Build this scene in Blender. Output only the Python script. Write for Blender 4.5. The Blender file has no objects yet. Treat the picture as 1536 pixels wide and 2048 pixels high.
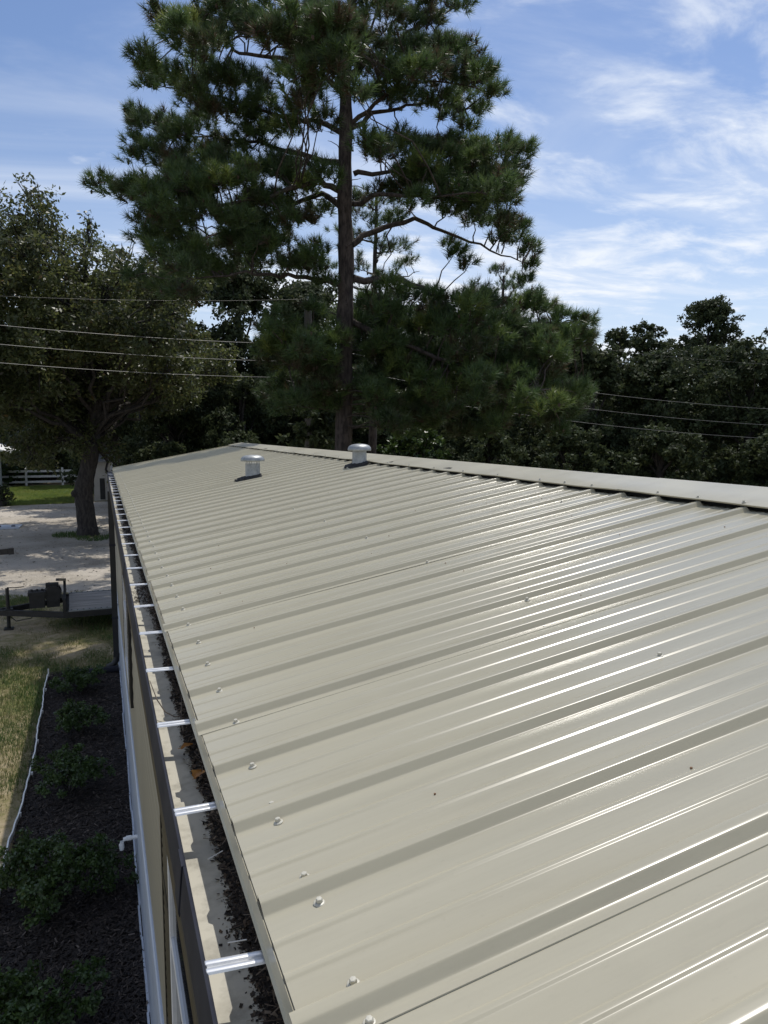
import bpy, math, random
import numpy as np
from mathutils import Vector, Matrix

random.seed(7)
RNG = np.random.default_rng(11)
S = bpy.context.scene
COL = S.collection
R = math.radians

# ------------------------------------------------------------------ camera
# world: x across the home (roof edge at 0), y along it, z up (roof edge at 0)
GROUND = -2.95
cam = bpy.data.cameras.new("camera")
cam.sensor_fit = 'HORIZONTAL'
cam.sensor_width = 36.0
cam.lens = 36.0 * 1538.0 / 1536.0
cam.clip_start = 0.05
cam.clip_end = 3000
cam_obj = bpy.data.objects.new("camera", cam)
COL.objects.link(cam_obj)
cam_obj.location = (-0.186, 0.0, 0.654)
cam_obj.rotation_euler = (R(90 - 6.05), 0, R(-20.2))
S.camera = cam_obj

# ------------------------------------------------------------------ sky and sun
SUN_DIR = Vector((0.36, 0.33, 1.0)).normalized()
SUN_EL = math.asin(SUN_DIR.z)
SUN_AZ = math.atan2(SUN_DIR.x, SUN_DIR.y)
world = bpy.data.worlds.new("World")
S.world = world
world.use_nodes = True
nt = world.node_tree
nt.nodes.clear()
N = nt.nodes.new
L = nt.links.new
out = N('ShaderNodeOutputWorld')
bg = N('ShaderNodeBackground')
bg.inputs['Strength'].default_value = 0.11
sky = N('ShaderNodeTexSky')
sky.sky_type = 'NISHITA'
sky.sun_disc = False
sky.sun_elevation = SUN_EL
sky.sun_rotation = SUN_AZ
sky.air_density = 1.0
sky.dust_density = 0.6
sky.ozone_density = 2.6


def math_node(op, a=None, b=None, clamp=False):
    m = N('ShaderNodeMath')
    m.operation = op
    m.use_clamp = clamp
    for i, v in enumerate((a, b)):
        if v is None:
            continue
        if isinstance(v, (int, float)):
            m.inputs[i].default_value = v
        else:
            L(v, m.inputs[i])
    return m.outputs[0]


tc = N('ShaderNodeTexCoord')
sep = N('ShaderNodeSeparateXYZ')
L(tc.outputs['Generated'], sep.inputs[0])
zz = math_node('MAXIMUM', sep.outputs[2], 0.0)
den = math_node('ADD', zz, 0.10)
cx = math_node('DIVIDE', sep.outputs[0], den)
cy = math_node('DIVIDE', sep.outputs[1], den)
comb = N('ShaderNodeCombineXYZ')
L(cx, comb.inputs[0])
L(cy, comb.inputs[1])


def cloud_noise(loc, rot, scale, nscale, detail, rough, dist):
    mp = N('ShaderNodeMapping')
    mp.inputs['Location'].default_value = loc
    mp.inputs['Rotation'].default_value = (0, 0, rot)
    mp.inputs['Scale'].default_value = scale
    L(comb.outputs[0], mp.inputs[0])
    n = N('ShaderNodeTexNoise')
    n.inputs['Scale'].default_value = nscale
    n.inputs['Detail'].default_value = detail
    n.inputs['Roughness'].default_value = rough
    n.inputs['Distortion'].default_value = dist
    L(mp.outputs[0], n.inputs['Vector'])
    return n.outputs[0]


def ramp01(v, lo, hi):
    mr = N('ShaderNodeMapRange')
    mr.interpolation_type = 'SMOOTHSTEP'
    mr.inputs[1].default_value = lo
    mr.inputs[2].default_value = hi
    L(v, mr.inputs[0])
    return mr.outputs[0]


big = cloud_noise((3.1, 1.7, 0), R(20), (1, 1, 1), 0.42, 3, .5, .3)
fine = cloud_noise((0.4, 5.2, 0), R(-35), (1.0, 1.5, 1), 2.3, 9, .60, .35)
veil = cloud_noise((7.7, 2.2, 0), R(25), (0.55, 1.7, 1), 0.9, 7, .58, 1.0)
body = math_node('ADD', math_node('MULTIPLY', big, 0.62), math_node('MULTIPLY', fine, 0.55))
m1 = ramp01(body, 0.55, 0.71)
m2 = math_node('MULTIPLY', ramp01(veil, 0.42, 0.80), 0.48)
# clouds pile up towards the horizon simply because the layer is seen edge-on
low = math_node('MULTIPLY', ramp01(math_node('SUBTRACT', 0.42, zz), 0.0, 0.42), 0.45)
mask = math_node('ADD', math_node('MULTIPLY', m1, 0.78), m2)
mask = math_node('ADD', mask, low, clamp=True)
mix = N('ShaderNodeMix')
mix.data_type = 'RGBA'
L(mask, mix.inputs[0])
grade = N('ShaderNodeMix')
grade.data_type = 'RGBA'
grade.blend_type = 'MULTIPLY'
grade.inputs[0].default_value = 1.0
L(sky.outputs[0], grade.inputs[6])
grade.inputs[7].default_value = (.97, 1.0, 1.10, 1)
L(grade.outputs[2], mix.inputs[6])
mix.inputs[7].default_value = (8.0, 8.5, 9.3, 1)
L(mix.outputs[2], bg.inputs['Color'])
L(bg.outputs[0], out.inputs['Surface'])

sun = bpy.data.lights.new("sun", 'SUN')
sun.energy = 3.6
sun.angle = R(0.53)
sun.color = (1.0, 0.955, 0.88)
sun_obj = bpy.data.objects.new("sun", sun)
COL.objects.link(sun_obj)
sun_obj.location = (20, 20, 60)
sun_obj.rotation_euler = SUN_DIR.to_track_quat('Z', 'Y').to_euler()

S.view_settings.view_transform = 'Standard'
S.view_settings.look = 'None'
S.view_settings.exposure = 0.0
S.view_settings.gamma = 1.0
S.view_settings.use_curve_mapping = False
S.cycles.max_bounces = 6
S.cycles.transparent_max_bounces = 4
S.cycles.use_denoising = True

# ------------------------------------------------------------------ helpers


def tag(o, label=None, cat=None, group=None, kind=None):
    if label:
        o['label'] = label
    if cat:
        o['category'] = cat
    if group:
        o['group'] = group
    if kind:
        o['kind'] = kind
    return o


def empty(name, loc=(0, 0, 0), rz=0, label=None, cat=None, group=None):
    o = bpy.data.objects.new(name, None)
    o.empty_display_size = 0.2
    COL.objects.link(o)
    o.location = loc
    o.rotation_euler = (0, 0, rz)
    return tag(o, label, cat, group)


def link(name, me, parent=None, loc=None, rot=None):
    o = bpy.data.objects.new(name, me)
    COL.objects.link(o)
    if parent:
        o.parent = parent
    if loc is not None:
        o.location = loc
    if rot is not None:
        o.rotation_euler = rot
    return o


class MB:
    """collects shapes; build() links them as one mesh object"""

    def __init__(s):
        s.v, s.f = [], []

    def add(s, vs, fs):
        b = len(s.v)
        s.v += [tuple(v) for v in vs]
        s.f += [tuple(i + b for i in f) for f in fs]
        return s

    def box(s, x0, x1, y0, y1, z0, z1, M=None):
        vs = [(x, y, z) for z in (z0, z1) for y in (y0, y1) for x in (x0, x1)]
        if M is not None:
            vs = [M @ Vector(v) for v in vs]
        return s.add(vs, [(0, 2, 3, 1), (4, 5, 7, 6), (0, 1, 5, 4), (2, 6, 7, 3), (0, 4, 6, 2), (1, 3, 7, 5)])

    def bar(s, a, b, w, h=None):
        a, b = Vector(a), Vector(b)
        h = h or w
        d = b - a
        q = d.to_track_quat('Y', 'Z').to_matrix().to_4x4()
        return s.box(-w / 2, w / 2, 0, d.length, -h / 2, h / 2, Matrix.Translation(a) @ q)

    def tube(s, pts, rad, n=8, cap=True):
        pts = [Vector(p) for p in pts]
        if not hasattr(rad, '__len__'):
            rad = [rad] * len(pts)
        vs, fs = [], []
        ref = Vector((0.31, 0.17, 0.94))
        for i, p in enumerate(pts):
            d = (pts[min(i + 1, len(pts) - 1)] - pts[max(i - 1, 0)]).normalized()
            if abs(d.dot(ref)) > .97:
                ref = Vector((1, 0, 0))
            a = d.cross(ref).normalized()
            b = d.cross(a)
            for k in range(n):
                t = 2 * math.pi * k / n
                vs.append(p + (a * math.cos(t) + b * math.sin(t)) * rad[i])
        for i in range(len(pts) - 1):
            for k in range(n):
                k2 = (k + 1) % n
                fs.append((i * n + k, i * n + k2, (i + 1) * n + k2, (i + 1) * n + k))
        if cap:
            fs.append(tuple(range(n))[::-1])
            m = (len(pts) - 1) * n
            fs.append(tuple(range(m, m + n)))
        return s.add(vs, fs)

    def lathe(s, prof, n=32, M=None):
        vs, fs = [], []
        for r, z in prof:
            for k in range(n):
                t = 2 * math.pi * k / n
                v = Vector((r * math.cos(t), r * math.sin(t), z))
                vs.append(M @ v if M is not None else v)
        for i in range(len(prof) - 1):
            for k in range(n):
                k2 = (k + 1) % n
                fs.append((i * n + k, i * n + k2, (i + 1) * n + k2, (i + 1) * n + k))
        return s.add(vs, fs)

    def sweep(s, prof, y0, y1, nseg=1, closed=False):
        """(x,z) profile pulled along y"""
        m = len(prof)
        vs = [(p[0], y0 + (y1 - y0) * j / nseg, p[1]) for j in range(nseg + 1) for p in prof]
        fs = []
        for j in range(nseg):
            for i in range(m if closed else m - 1):
                i2 = (i + 1) % m
                fs.append((j * m + i, j * m + i2, (j + 1) * m + i2, (j + 1) * m + i))
        if closed:
            fs.append(tuple(range(m))[::-1])
            fs.append(tuple(range(nseg * m, nseg * m + m)))
        return s.add(vs, fs)

    def mesh(s, name, mat, smooth=None):
        me = bpy.data.meshes.new(name)
        me.from_pydata(s.v, [], s.f)
        me.materials.append(mat)
        if smooth:
            me.shade_smooth()
            me.set_sharp_from_angle(angle=R(smooth))
        me.update()
        return me

    def build(s, name, mat, parent=None, smooth=None, loc=None, rot=None):
        return link(name, s.mesh(name, mat, smooth), parent, loc, rot)


def soup(name, V, k, mat, tint=None):
    """many separate k-cornered faces in one mesh; tint is one value per face"""
    V = np.asarray(V, dtype=np.float32).reshape(-1, 3)
    n = len(V)
    me = bpy.data.meshes.new(name)
    me.vertices.add(n)
    me.vertices.foreach_set('co', V.ravel())
    me.loops.add(n)
    me.loops.foreach_set('vertex_index', np.arange(n, dtype=np.int32))
    me.polygons.add(n // k)
    me.polygons.foreach_set('loop_start', np.arange(0, n, k, dtype=np.int32))
    if tint is not None:
        at = me.attributes.new('tint', 'FLOAT', 'POINT')
        at.data.foreach_set('value', np.repeat(np.asarray(tint, dtype=np.float32), k))
    me.materials.append(mat)
    me.update(calc_edges=True)
    return me


# ------------------------------------------------------------------ materials


def new_mat(name):
    m = bpy.data.materials.new(name)
    m.use_nodes = True
    t = m.node_tree
    return m, t, t.nodes['Principled BSDF'], t.nodes['Material Output']


def surf(name, c1, c2=None, rough=.6, metal=0.0, scale=6.0, detail=6, lo=.35, hi=.65, bump=0.0, bscale=None,
         spec=.5, coat=0.0, stretch=(1, 1, 1), rvar=0.0, coords='Object'):
    m, t, p, o = new_mat(name)
    p.inputs['Roughness'].default_value = rough
    p.inputs['Metallic'].default_value = metal
    p.inputs['Specular IOR Level'].default_value = spec
    p.inputs['Coat Weight'].default_value = coat
    p.inputs['Coat Roughness'].default_value = .15
    if c2 is None:
        p.inputs['Base Color'].default_value = (*c1, 1)
    tcn = t.nodes.new('ShaderNodeTexCoord')
    mp = t.nodes.new('ShaderNodeMapping')
    mp.inputs['Scale'].default_value = stretch
    t.links.new(tcn.outputs[coords], mp.inputs[0])
    n = t.nodes.new('ShaderNodeTexNoise')
    n.inputs['Scale'].default_value = scale
    n.inputs['Detail'].default_value = detail
    n.inputs['Roughness'].default_value = .62
    t.links.new(mp.outputs[0], n.inputs['Vector'])
    if c2 is not None:
        r = t.nodes.new('ShaderNodeValToRGB')
        r.color_ramp.elements[0].position = lo
        r.color_ramp.elements[0].color = (*c1, 1)
        r.color_ramp.elements[1].position = hi
        r.color_ramp.elements[1].color = (*c2, 1)
        t.links.new(n.outputs[0], r.inputs[0])
        t.links.new(r.outputs[0], p.inputs['Base Color'])
    if rvar:
        mr = t.nodes.new('ShaderNodeMapRange')
        mr.inputs[1].default_value = .3
        mr.inputs[2].default_value = .7
        mr.inputs[3].default_value = max(.02, rough - rvar)
        mr.inputs[4].default_value = min(1, rough + rvar)
        t.links.new(n.outputs[0], mr.inputs[0])
        t.links.new(mr.outputs[0], p.inputs['Roughness'])
    if bump:
        n2 = t.nodes.new('ShaderNodeTexNoise')
        n2.inputs['Scale'].default_value = bscale or scale * 4
        n2.inputs['Detail'].default_value = 5
        t.links.new(mp.outputs[0], n2.inputs['Vector'])
        b = t.nodes.new('ShaderNodeBump')
        b.inputs['Strength'].default_value = min(1, bump)
        b.inputs['Distance'].default_value = .02
        t.links.new(n2.outputs[0], b.inputs['Height'])
        t.links.new(b.outputs[0], p.inputs['Normal'])
    return m


def leaf_mat(name, stops, rough=.45, trans=.35, spec=.5):
    """colour from the face's own random tint; some light passes through the blade"""
    m, t, p, o = new_mat(name)
    a = t.nodes.new('ShaderNodeAttribute')
    a.attribute_name = 'tint'
    r = t.nodes.new('ShaderNodeValToRGB')
    els = r.color_ramp.elements
    while len(els) < len(stops):
        els.new(.5)
    for e, (pos, c) in zip(els, stops):
        e.position = pos
        e.color = (*c, 1)
    t.links.new(a.outputs['Fac'], r.inputs[0])
    t.links.new(r.outputs[0], p.inputs['Base Color'])
    p.inputs['Roughness'].default_value = rough
    p.inputs['Specular IOR Level'].default_value = spec
    tr = t.nodes.new('ShaderNodeBsdfTranslucent')
    hs = t.nodes.new('ShaderNodeHueSaturation')
    hs.inputs['Value'].default_value = 1.3
    hs.inputs['Hue'].default_value = .485
    t.links.new(r.outputs[0], hs.inputs['Color'])
    t.links.new(hs.outputs[0], tr.inputs['Color'])
    mx = t.nodes.new('ShaderNodeMixShader')
    mx.inputs[0].default_value = trans
    t.links.new(p.outputs[0], mx.inputs[1])
    t.links.new(tr.outputs[0], mx.inputs[2])
    t.links.new(mx.outputs[0], o.inputs['Surface'])
    return m


M = {}
# painted steel roof: faint run-off streaks down the slope (object x runs down the slope)
M['roof'] = surf('stone_painted_steel', (.462, .426, .316), (.510, .472, .354), rough=.25, scale=2.2, detail=8,
                 stretch=(.35, 5, 1), lo=.3, hi=.7, rvar=.03, spec=.34)
M['roof'].node_tree.nodes['Principled BSDF'].inputs['Diffuse Roughness'].default_value = .7
def weathered(m, amt=.16):
    """thin dust film and dried run-off spots over a painted sheet"""
    t = m.node_tree
    pb = t.nodes['Principled BSDF']
    src = pb.inputs['Base Color'].links[0].from_socket
    tcn = t.nodes.new('ShaderNodeTexCoord')
    fac = None
    for sc_, st, lo, hi, k in ((7, (.5, 1.6, 1), .50, .78, .75), (95, (.6, 1, 1), .60, .74, .6), (3.0, (.12, 9, 1), .50, .75, .55)):
        mp = t.nodes.new('ShaderNodeMapping')
        mp.inputs['Scale'].default_value = st
        t.links.new(tcn.outputs['Object'], mp.inputs[0])
        nz = t.nodes.new('ShaderNodeTexNoise')
        nz.inputs['Scale'].default_value = sc_
        nz.inputs['Detail'].default_value = 9
        nz.inputs['Roughness'].default_value = .66
        t.links.new(mp.outputs[0], nz.inputs['Vector'])
        mr = t.nodes.new('ShaderNodeMapRange')
        mr.inputs[1].default_value = lo
        mr.inputs[2].default_value = hi
        mr.inputs[4].default_value = k * amt
        t.links.new(nz.outputs[0], mr.inputs[0])
        if fac is None:
            fac = mr.outputs[0]
        else:
            ad = t.nodes.new('ShaderNodeMath')
            ad.operation = 'ADD'
            t.links.new(fac, ad.inputs[0])
            t.links.new(mr.outputs[0], ad.inputs[1])
            fac = ad.outputs[0]
    mx = t.nodes.new('ShaderNodeMix')
    mx.data_type = 'RGBA'
    t.links.new(fac, mx.inputs[0])
    t.links.new(src, mx.inputs[6])
    mx.inputs[7].default_value = (.17, .145, .105, 1)
    t.links.new(mx.outputs[2], pb.inputs['Base Color'])


weathered(M['roof'])
M['cap'] = surf('ridge_painted_steel', (.35, .33, .258), (.41, .388, .305), rough=.36, scale=3, detail=9, lo=.3, hi=.7, rvar=.06, spec=.3)
weathered(M['cap'], .2)
M['screw'] = surf('painted_screw_head', (.42, .40, .33), (.5, .48, .4), rough=.4, scale=60)
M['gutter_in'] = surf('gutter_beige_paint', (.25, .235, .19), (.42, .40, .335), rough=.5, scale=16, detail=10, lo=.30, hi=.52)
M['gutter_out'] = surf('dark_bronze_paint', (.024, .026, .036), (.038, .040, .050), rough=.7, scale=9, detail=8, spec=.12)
M['ground_reflection'] = surf('reflected_ground_brown', (.075, .062, .040), (.10, .083, .052), rough=.7, scale=6, spec=.15)  # brown of the ground as mirrored in the gutter, put into the colour
M['alu'] = surf('bare_aluminium', (.70, .70, .69), (.82, .82, .81), rough=.32, metal=.65, scale=30, spec=.6)
M['galv'] = surf('galvanised_steel', (.22, .235, .24), (.35, .365, .37), rough=.5, metal=.6, scale=26, detail=5, rvar=.08)
M['tar'] = surf('roof_tar', (.008, .008, .009), (.03, .03, .03), rough=.6, scale=40, bump=.5)
M['dark_gap'] = surf('closure_gap_shade', (.006, .006, .006), rough=.9)
M['siding'] = surf('tan_vinyl_siding', (.27, .245, .185), (.33, .30, .228), rough=.5, scale=3, detail=5, stretch=(1, .3, 4))
M['skirt'] = surf('grey_vinyl_skirting', (.40, .44, .50), (.50, .54, .60), rough=.45, scale=4, stretch=(1, .4, 1))
M['white'] = surf('white_vinyl', (.66, .67, .68), (.78, .78, .78), rough=.45, scale=8)
M['pvc'] = surf('white_pvc', (.72, .73, .72), (.8, .8, .79), rough=.3, scale=20)
M['shutter'] = surf('black_shutter', (.008, .008, .009), (.014, .014, .015), rough=.4, scale=12)
M['black'] = surf('black_steel', (.010, .010, .011), (.022, .021, .020), rough=.45, scale=14, rvar=.1)
M['rubber'] = surf('tyre_rubber', (.012, .012, .012), (.02, .02, .02), rough=.85, scale=30)
M['wood'] = surf('weathered_deck_boards', (.16, .15, .135), (.30, .285, .26), rough=.75, scale=5, detail=8, stretch=(.25, 4, 1), bump=.3)
M['pole'] = surf('weathered_pole_wood', (.05, .045, .04), (.10, .092, .08), rough=.85, scale=6, stretch=(6, 6, .5), bump=.4)
M['wire'] = surf('weathered_cable', (.12, .12, .12), (.20, .20, .195), rough=.45, metal=.3, scale=5)
M['fence'] = surf('white_vinyl_fence', (.46, .46, .44), (.60, .60, .58), rough=.5, scale=2)
M['pine_bark'] = surf('pine_bark', (.024, .019, .018), (.080, .064, .058), rough=.95, scale=5, detail=8, stretch=(3.0, 3.0, .9), bump=1.0, bscale=10, lo=.38, hi=.62)
M['oak_bark'] = surf('oak_bark', (.016, .014, .014), (.052, .045, .040), rough=.95, scale=6, detail=8, stretch=(3, 3, .7), bump=1.0, bscale=14, lo=.38, hi=.64)
M['twig'] = surf('dead_twig', (.07, .055, .045), (.12, .10, .08), rough=.9, scale=20)
M['needle'] = leaf_mat('pine_needles', [(0.0, (.075, .052, .032)), (.12, (.050, .066, .029)), (.45, (.056, .104, .037)), (.8, (.098, .150, .040)), (1.0, (.165, .205, .050))], rough=.42, trans=.38)
M['cone'] = surf('pine_cone', (.030, .020, .014), (.07, .048, .032), rough=.9, scale=40)
M['oak_leaf'] = leaf_mat('oak_leaves', [(0.0, (.055, .044, .022)), (.2, (.054, .068, .027)), (.6, (.076, .098, .034)), (.9, (.125, .128, .042)), (1.0, (.160, .115, .042))], rough=.42, trans=.5, spec=.5)
M['live_leaf'] = leaf_mat('evergreen_oak_leaves', [(0.0, (.028, .034, .017)), (.35, (.040, .056, .025)), (.75, (.062, .082, .035)), (1.0, (.105, .120, .050))], rough=.65, trans=.30, spec=.22)
M['bush_leaf'] = leaf_mat('hedge_leaves', [(0.0, (.030, .048, .014)), (.5, (.045, .085, .020)), (1.0, (.085, .135, .035))], rough=.4, trans=.3)
M['grass_blade'] = leaf_mat('grass_blades', [(0.0, (.26, .21, .11)), (.3, (.17, .165, .065)), (.6, (.085, .125, .030)), (1.0, (.055, .105, .022))], rough=.6, trans=.3)
M['lawn_blade'] = leaf_mat('lawn_blades', [(0.0, (.20, .215, .055)), (.5, (.15, .205, .042)), (1.0, (.11, .17, .034))], rough=.6, trans=.4)
M['chip'] = leaf_mat('mulch_chips', [(0.0, (.012, .009, .008)), (.6, (.030, .022, .018)), (.93, (.060, .045, .035)), (1.0, (.15, .12, .10))], rough=.85, trans=0.0)
M['debris'] = leaf_mat('gutter_leaf_litter', [(0.0, (.014, .011, .009)), (.55, (.035, .026, .020)), (.85, (.085, .058, .038)), (1.0, (.24, .19, .14))], rough=.85, trans=0.0)
M['dead_leaf'] = surf('orange_dead_leaf', (.30, .12, .02), (.42, .20, .04), rough=.6, scale=40)
M['brown_leaf'] = surf('brown_dead_leaf', (.14, .075, .04), (.22, .12, .06), rough=.7, scale=40)
M['twine'] = surf('edging_white', (.62, .62, .60), (.8, .8, .78), rough=.5, scale=20)
M['glass'] = surf('dark_window_glass', (.012, .014, .016), rough=.06, spec=.6)
M['house_white'] = surf('white_house_paint', (.62, .62, .60), (.72, .72, .70), rough=.55, scale=2)
M['house_tan'] = surf('beige_lap_siding', (.42, .39, .34), (.50, .47, .41), rough=.6, scale=2)
M['roof_shingle'] = surf('grey_shingles', (.20, .20, .20), (.30, .30, .30), rough=.9, scale=12)


def ground_mat(name, stops, s1, s2, bump):
    m, t, p, o = new_mat(name)
    p.inputs['Roughness'].default_value = .95
    p.inputs['Specular IOR Level'].default_value = .2
    tcn = t.nodes.new('ShaderNodeTexCoord')
    a = t.nodes.new('ShaderNodeTexNoise')
    a.inputs['Scale'].default_value = s1
    a.inputs['Detail'].default_value = 8
    a.inputs['Roughness'].default_value = .65
    b = t.nodes.new('ShaderNodeTexNoise')
    b.inputs['Scale'].default_value = s2
    b.inputs['Detail'].default_value = 6
    b.inputs['Roughness'].default_value = .7
    for n in (a, b):
        t.links.new(tcn.outputs['Object'], n.inputs['Vector'])
    mm = t.nodes.new('ShaderNodeMath')
    mm.operation = 'MULTIPLY_ADD'
    mm.inputs[1].default_value = .45
    t.links.new(b.outputs[0], mm.inputs[0])
    m3 = t.nodes.new('ShaderNodeMath')
    m3.operation = 'MULTIPLY'
    m3.inputs[1].default_value = .62
    t.links.new(a.outputs[0], m3.inputs[0])
    t.links.new(m3.outputs[0], mm.inputs[2])
    r = t.nodes.new('ShaderNodeValToRGB')
    els = r.color_ramp.elements
    while len(els) < len(stops):
        els.new(.5)
    for e, (pos, c) in zip(els, stops):
        e.position = pos
        e.color = (*c, 1)
    t.links.new(mm.outputs[0], r.inputs[0])
    t.links.new(r.outputs[0], p.inputs['Base Color'])
    bp = t.nodes.new('ShaderNodeBump')
    bp.inputs['Strength'].default_value = bump
    bp.inputs['Distance'].default_value = .05
    t.links.new(b.outputs[0], bp.inputs['Height'])
    t.links.new(bp.outputs[0], p.inputs['Normal'])
    return m


M['ground'] = ground_mat('patchy_grass_ground', [(.34, (.06, .070, .024)), (.44, (.12, .125, .042)), (.52, (.22, .185, .10)), (.64, (.34, .28, .19))], .55, 9, .6)
M['gravel'] = ground_mat('pale_gravel', [(.34, (.19, .165, .13)), (.46, (.36, .32, .26)), (.56, (.46, .415, .35)), (.68, (.55, .50, .43))], .45, 20, 1.0)
M['lawn'] = ground_mat('mown_lawn', [(.36, (.10, .135, .032)), (.5, (.14, .185, .042)), (.64, (.19, .215, .06))], .6, 12, .5)
M['mulch'] = ground_mat('dark_mulch', [(.36, (.010, .008, .007)), (.5, (.022, .017, .014)), (.66, (.05, .038, .03))], 3, 40, 1.0)
# ------------------------------------------------------------------ ground, drive, lawn, bed


def sheet(name, poly, z, mat, wob=0.0, step=1.0, seed=0):
    rr = random.Random(seed)
    pts = []
    for i, a in enumerate(poly):
        b = poly[(i + 1) % len(poly)]
        d = math.dist(a, b)
        n = max(1, int(d / step)) if wob else 1
        for k in range(n):
            t = k / n
            pts.append((a[0] + (b[0] - a[0]) * t + rr.uniform(-wob, wob), a[1] + (b[1] - a[1]) * t + rr.uniform(-wob, wob), z))
    me = bpy.data.meshes.new(name)
    me.from_pydata(pts, [], [tuple(range(len(pts)))])
    me.materials.append(mat)
    me.update()
    return tag(link(name, me), kind='structure')


sheet('ground', [(-900, -900), (900, -900), (900, 900), (-900, 900)], GROUND, M['ground'])
sheet('gravel_drive', [(-22, 18.3), (-9, 18.0), (-3, 17.9), (-1.2, 18.2), (0.6, 18.6), (3, 18.8), (4, 22), (3.2, 30), (1.5, 42), (-1.6, 41.3), (-4.7, 40.2), (-9, 40.5), (-22, 41)],
      GROUND + .004, M['gravel'], .22, .5, 3)
sheet('far_lawn', [(-1.6, 41.6), (-4.7, 40.6), (-9, 40.8), (-24, 41.3), (-24, 55.2), (-1.4, 54.6)], GROUND + .008, M['lawn'], .15, .7, 5)
sheet('mulch_bed', [(-1.03, 1.0), (-1.05, 6.4), (-1.0, 8.5), (-1.04, 12.0), (-.02, 12.3), (-.02, 1.0)], GROUND + .005, M['mulch'], .02, .3, 6)

# ------------------------------------------------------------------ the manufactured home
SLOPE = 0.1852
TH = math.atan(SLOPE)
Y0, Y1 = -1.25, 13.93
RIDGE_X = 2.2
RIDGE_Z = SLOPE * RIDGE_X
home = empty('mobile_home', (0, 0, 0), label='long tan mobile home with pale ribbed metal roof', cat='house')

wall = MB()
wall.box(.024, 4.376, Y0 + .1, Y1 - .08, -2.1, -.06)
w_ = MB()
wallo = wall.build('wall', M['siding'], home)
# siding courses: tilted boards, each one its own piece
course = MB()
course.sweep([(.024, .0), (-.012, .0), (-.014, .004), (-.010, .070), (-.004, .078), (.008, .088), (.010, .116), (.024, .116)], Y0 + .1, Y1 - .08, 1, closed=True)
course_me = course.mesh('siding_course', M['siding'])
for k in range(15):
    link('siding_plank', course_me, wallo, (0, 0, -1.93 + k * .115))
corner = MB()
corner.box(-.014, .06, Y1 - .08, Y1 - .02, -1.95, -.14)
corner.build('corner_trim', M['white'], home)
# skirting: flat vinyl panels, bottom rail and top rail
sk = MB()
sk.box(-.018, 4.40, Y0 + .09, Y1 - .07, GROUND - .02, -1.96)
sko = sk.build('skirting', M['skirt'], home)
pan = MB()
pan.box(-.024, -.0185, .006, .394, GROUND + .03, -1.975)
pan_me = pan.mesh('skirting_panel', M['skirt'])
k = 0
y = Y0 + .1
while y < Y1 - .5:
    link('skirting_panel', pan_me, sko, (0, y, 0))
    y += .4
rail = MB()
rail.sweep([(-.018, -1.970), (-.028, -1.970), (-.029, -1.945), (-.022, -1.938), (-.012, -1.936), (-.012, -1.970)], Y0 + .1, Y1 - .08, 1, True)
rail.build('skirting_top_rail', M['skirt'], home)
rail = MB()
for j in range(38):
    a = Y0 + .1 + j * .385
    dx = random.uniform(-.006, .006)
    rail.box(-.040 + dx, -.026 + dx, a, a + .384, GROUND - .01, GROUND + .035 + random.uniform(-.008, .01))
rail.build('skirting_bottom_rail', M['skirt'], home)


def window(yc, half):
    f = MB()
    z0, z1 = -1.5, -.35
    for a, b, c, d in ((yc - half, yc - half + .05, z0, z1), (yc + half - .05, yc + half, z0, z1)):
        f.box(-.036, -.006, a, b, c, d)
    for c, d in ((z0, z0 + .05), (z1 - .05, z1), (-.95, -.915)):
        f.box(-.0345, -.006, yc - half + .05, yc + half - .05, c, d)
    fo = f.build('window', M['white'], home)
    g = MB()
    g.box(-.024, -.011, yc - half + .045, yc + half - .045, z0 + .045, -.93)
    g.build('pane', M['glass'], fo)
    g = MB()
    g.box(-.027, -.011, yc - half + .045, yc + half - .045, -.935, z1 - .045)
    g.build('pane', M['glass'], fo)
    for s in (-1, 1):
        sh = MB()
        a = yc + s * (half + .19)
        sh.box(-.034, -.008, a - .17, a - .135, z0 - .02, z1 + .03)
        sh.box(-.034, -.008, a + .135, a + .17, z0 - .02, z1 + .03)
        for c in (z0 - .02, -.95, z1 - .02):
            sh.box(-.0335, -.008, a - .135, a + .135, c, c + .05)
        sh.box(-.021, -.008, a - .136, a + .136, z0 + .02, z1 - .01)
        so = sh.build('shutter', M['shutter'], home)
        sl = MB()
        zz_ = z0 + .03
        while zz_ < z1 - .03:
            sl.add([(-.032, a - .134, zz_), (-.032, a + .134, zz_), (-.0215, a + .134, zz_ + .034), (-.0215, a - .134, zz_ + .034),
                    (-.0215, a - .134, zz_), (-.0215, a + .134, zz_)], [(0, 1, 2, 3), (0, 4, 5, 1)])
            zz_ += .036
        tag(sl.build('louvres', M['shutter'], so), kind='stuff')


window(1.88, .50)
window(7.0, .46)

# roof deck (the sheet under the panels, both slopes, gables closed)
dk = MB()
e = -.012
dk.add([(.002, Y0, e), (RIDGE_X, Y0, RIDGE_Z + e), (4.398, Y0, e), (.002, Y1 - .01, e), (RIDGE_X, Y1 - .01, RIDGE_Z + e), (4.398, Y1 - .01, e),
        (.024, Y0, -.058), (4.376, Y0, -.058), (.024, Y1 - .01, -.058), (4.376, Y1 - .01, -.058)],
       [(0, 1, 4, 3), (1, 2, 5, 4), (0, 6, 7, 2, 1), (3, 4, 5, 9, 8), (6, 8, 9, 7), (0, 3, 8, 6), (2, 7, 9, 5)])
roof = dk.build('roof', M['cap'], home)
dr = MB()
dr.sweep([(-.0015, -.003), (-.0025, -.034), (-.0075, -.038), (-.004, -.033), (-.0035, -.002)], Y0, Y1, 1, True)
dr.build('drip_edge', M['roof'], roof)

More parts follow.
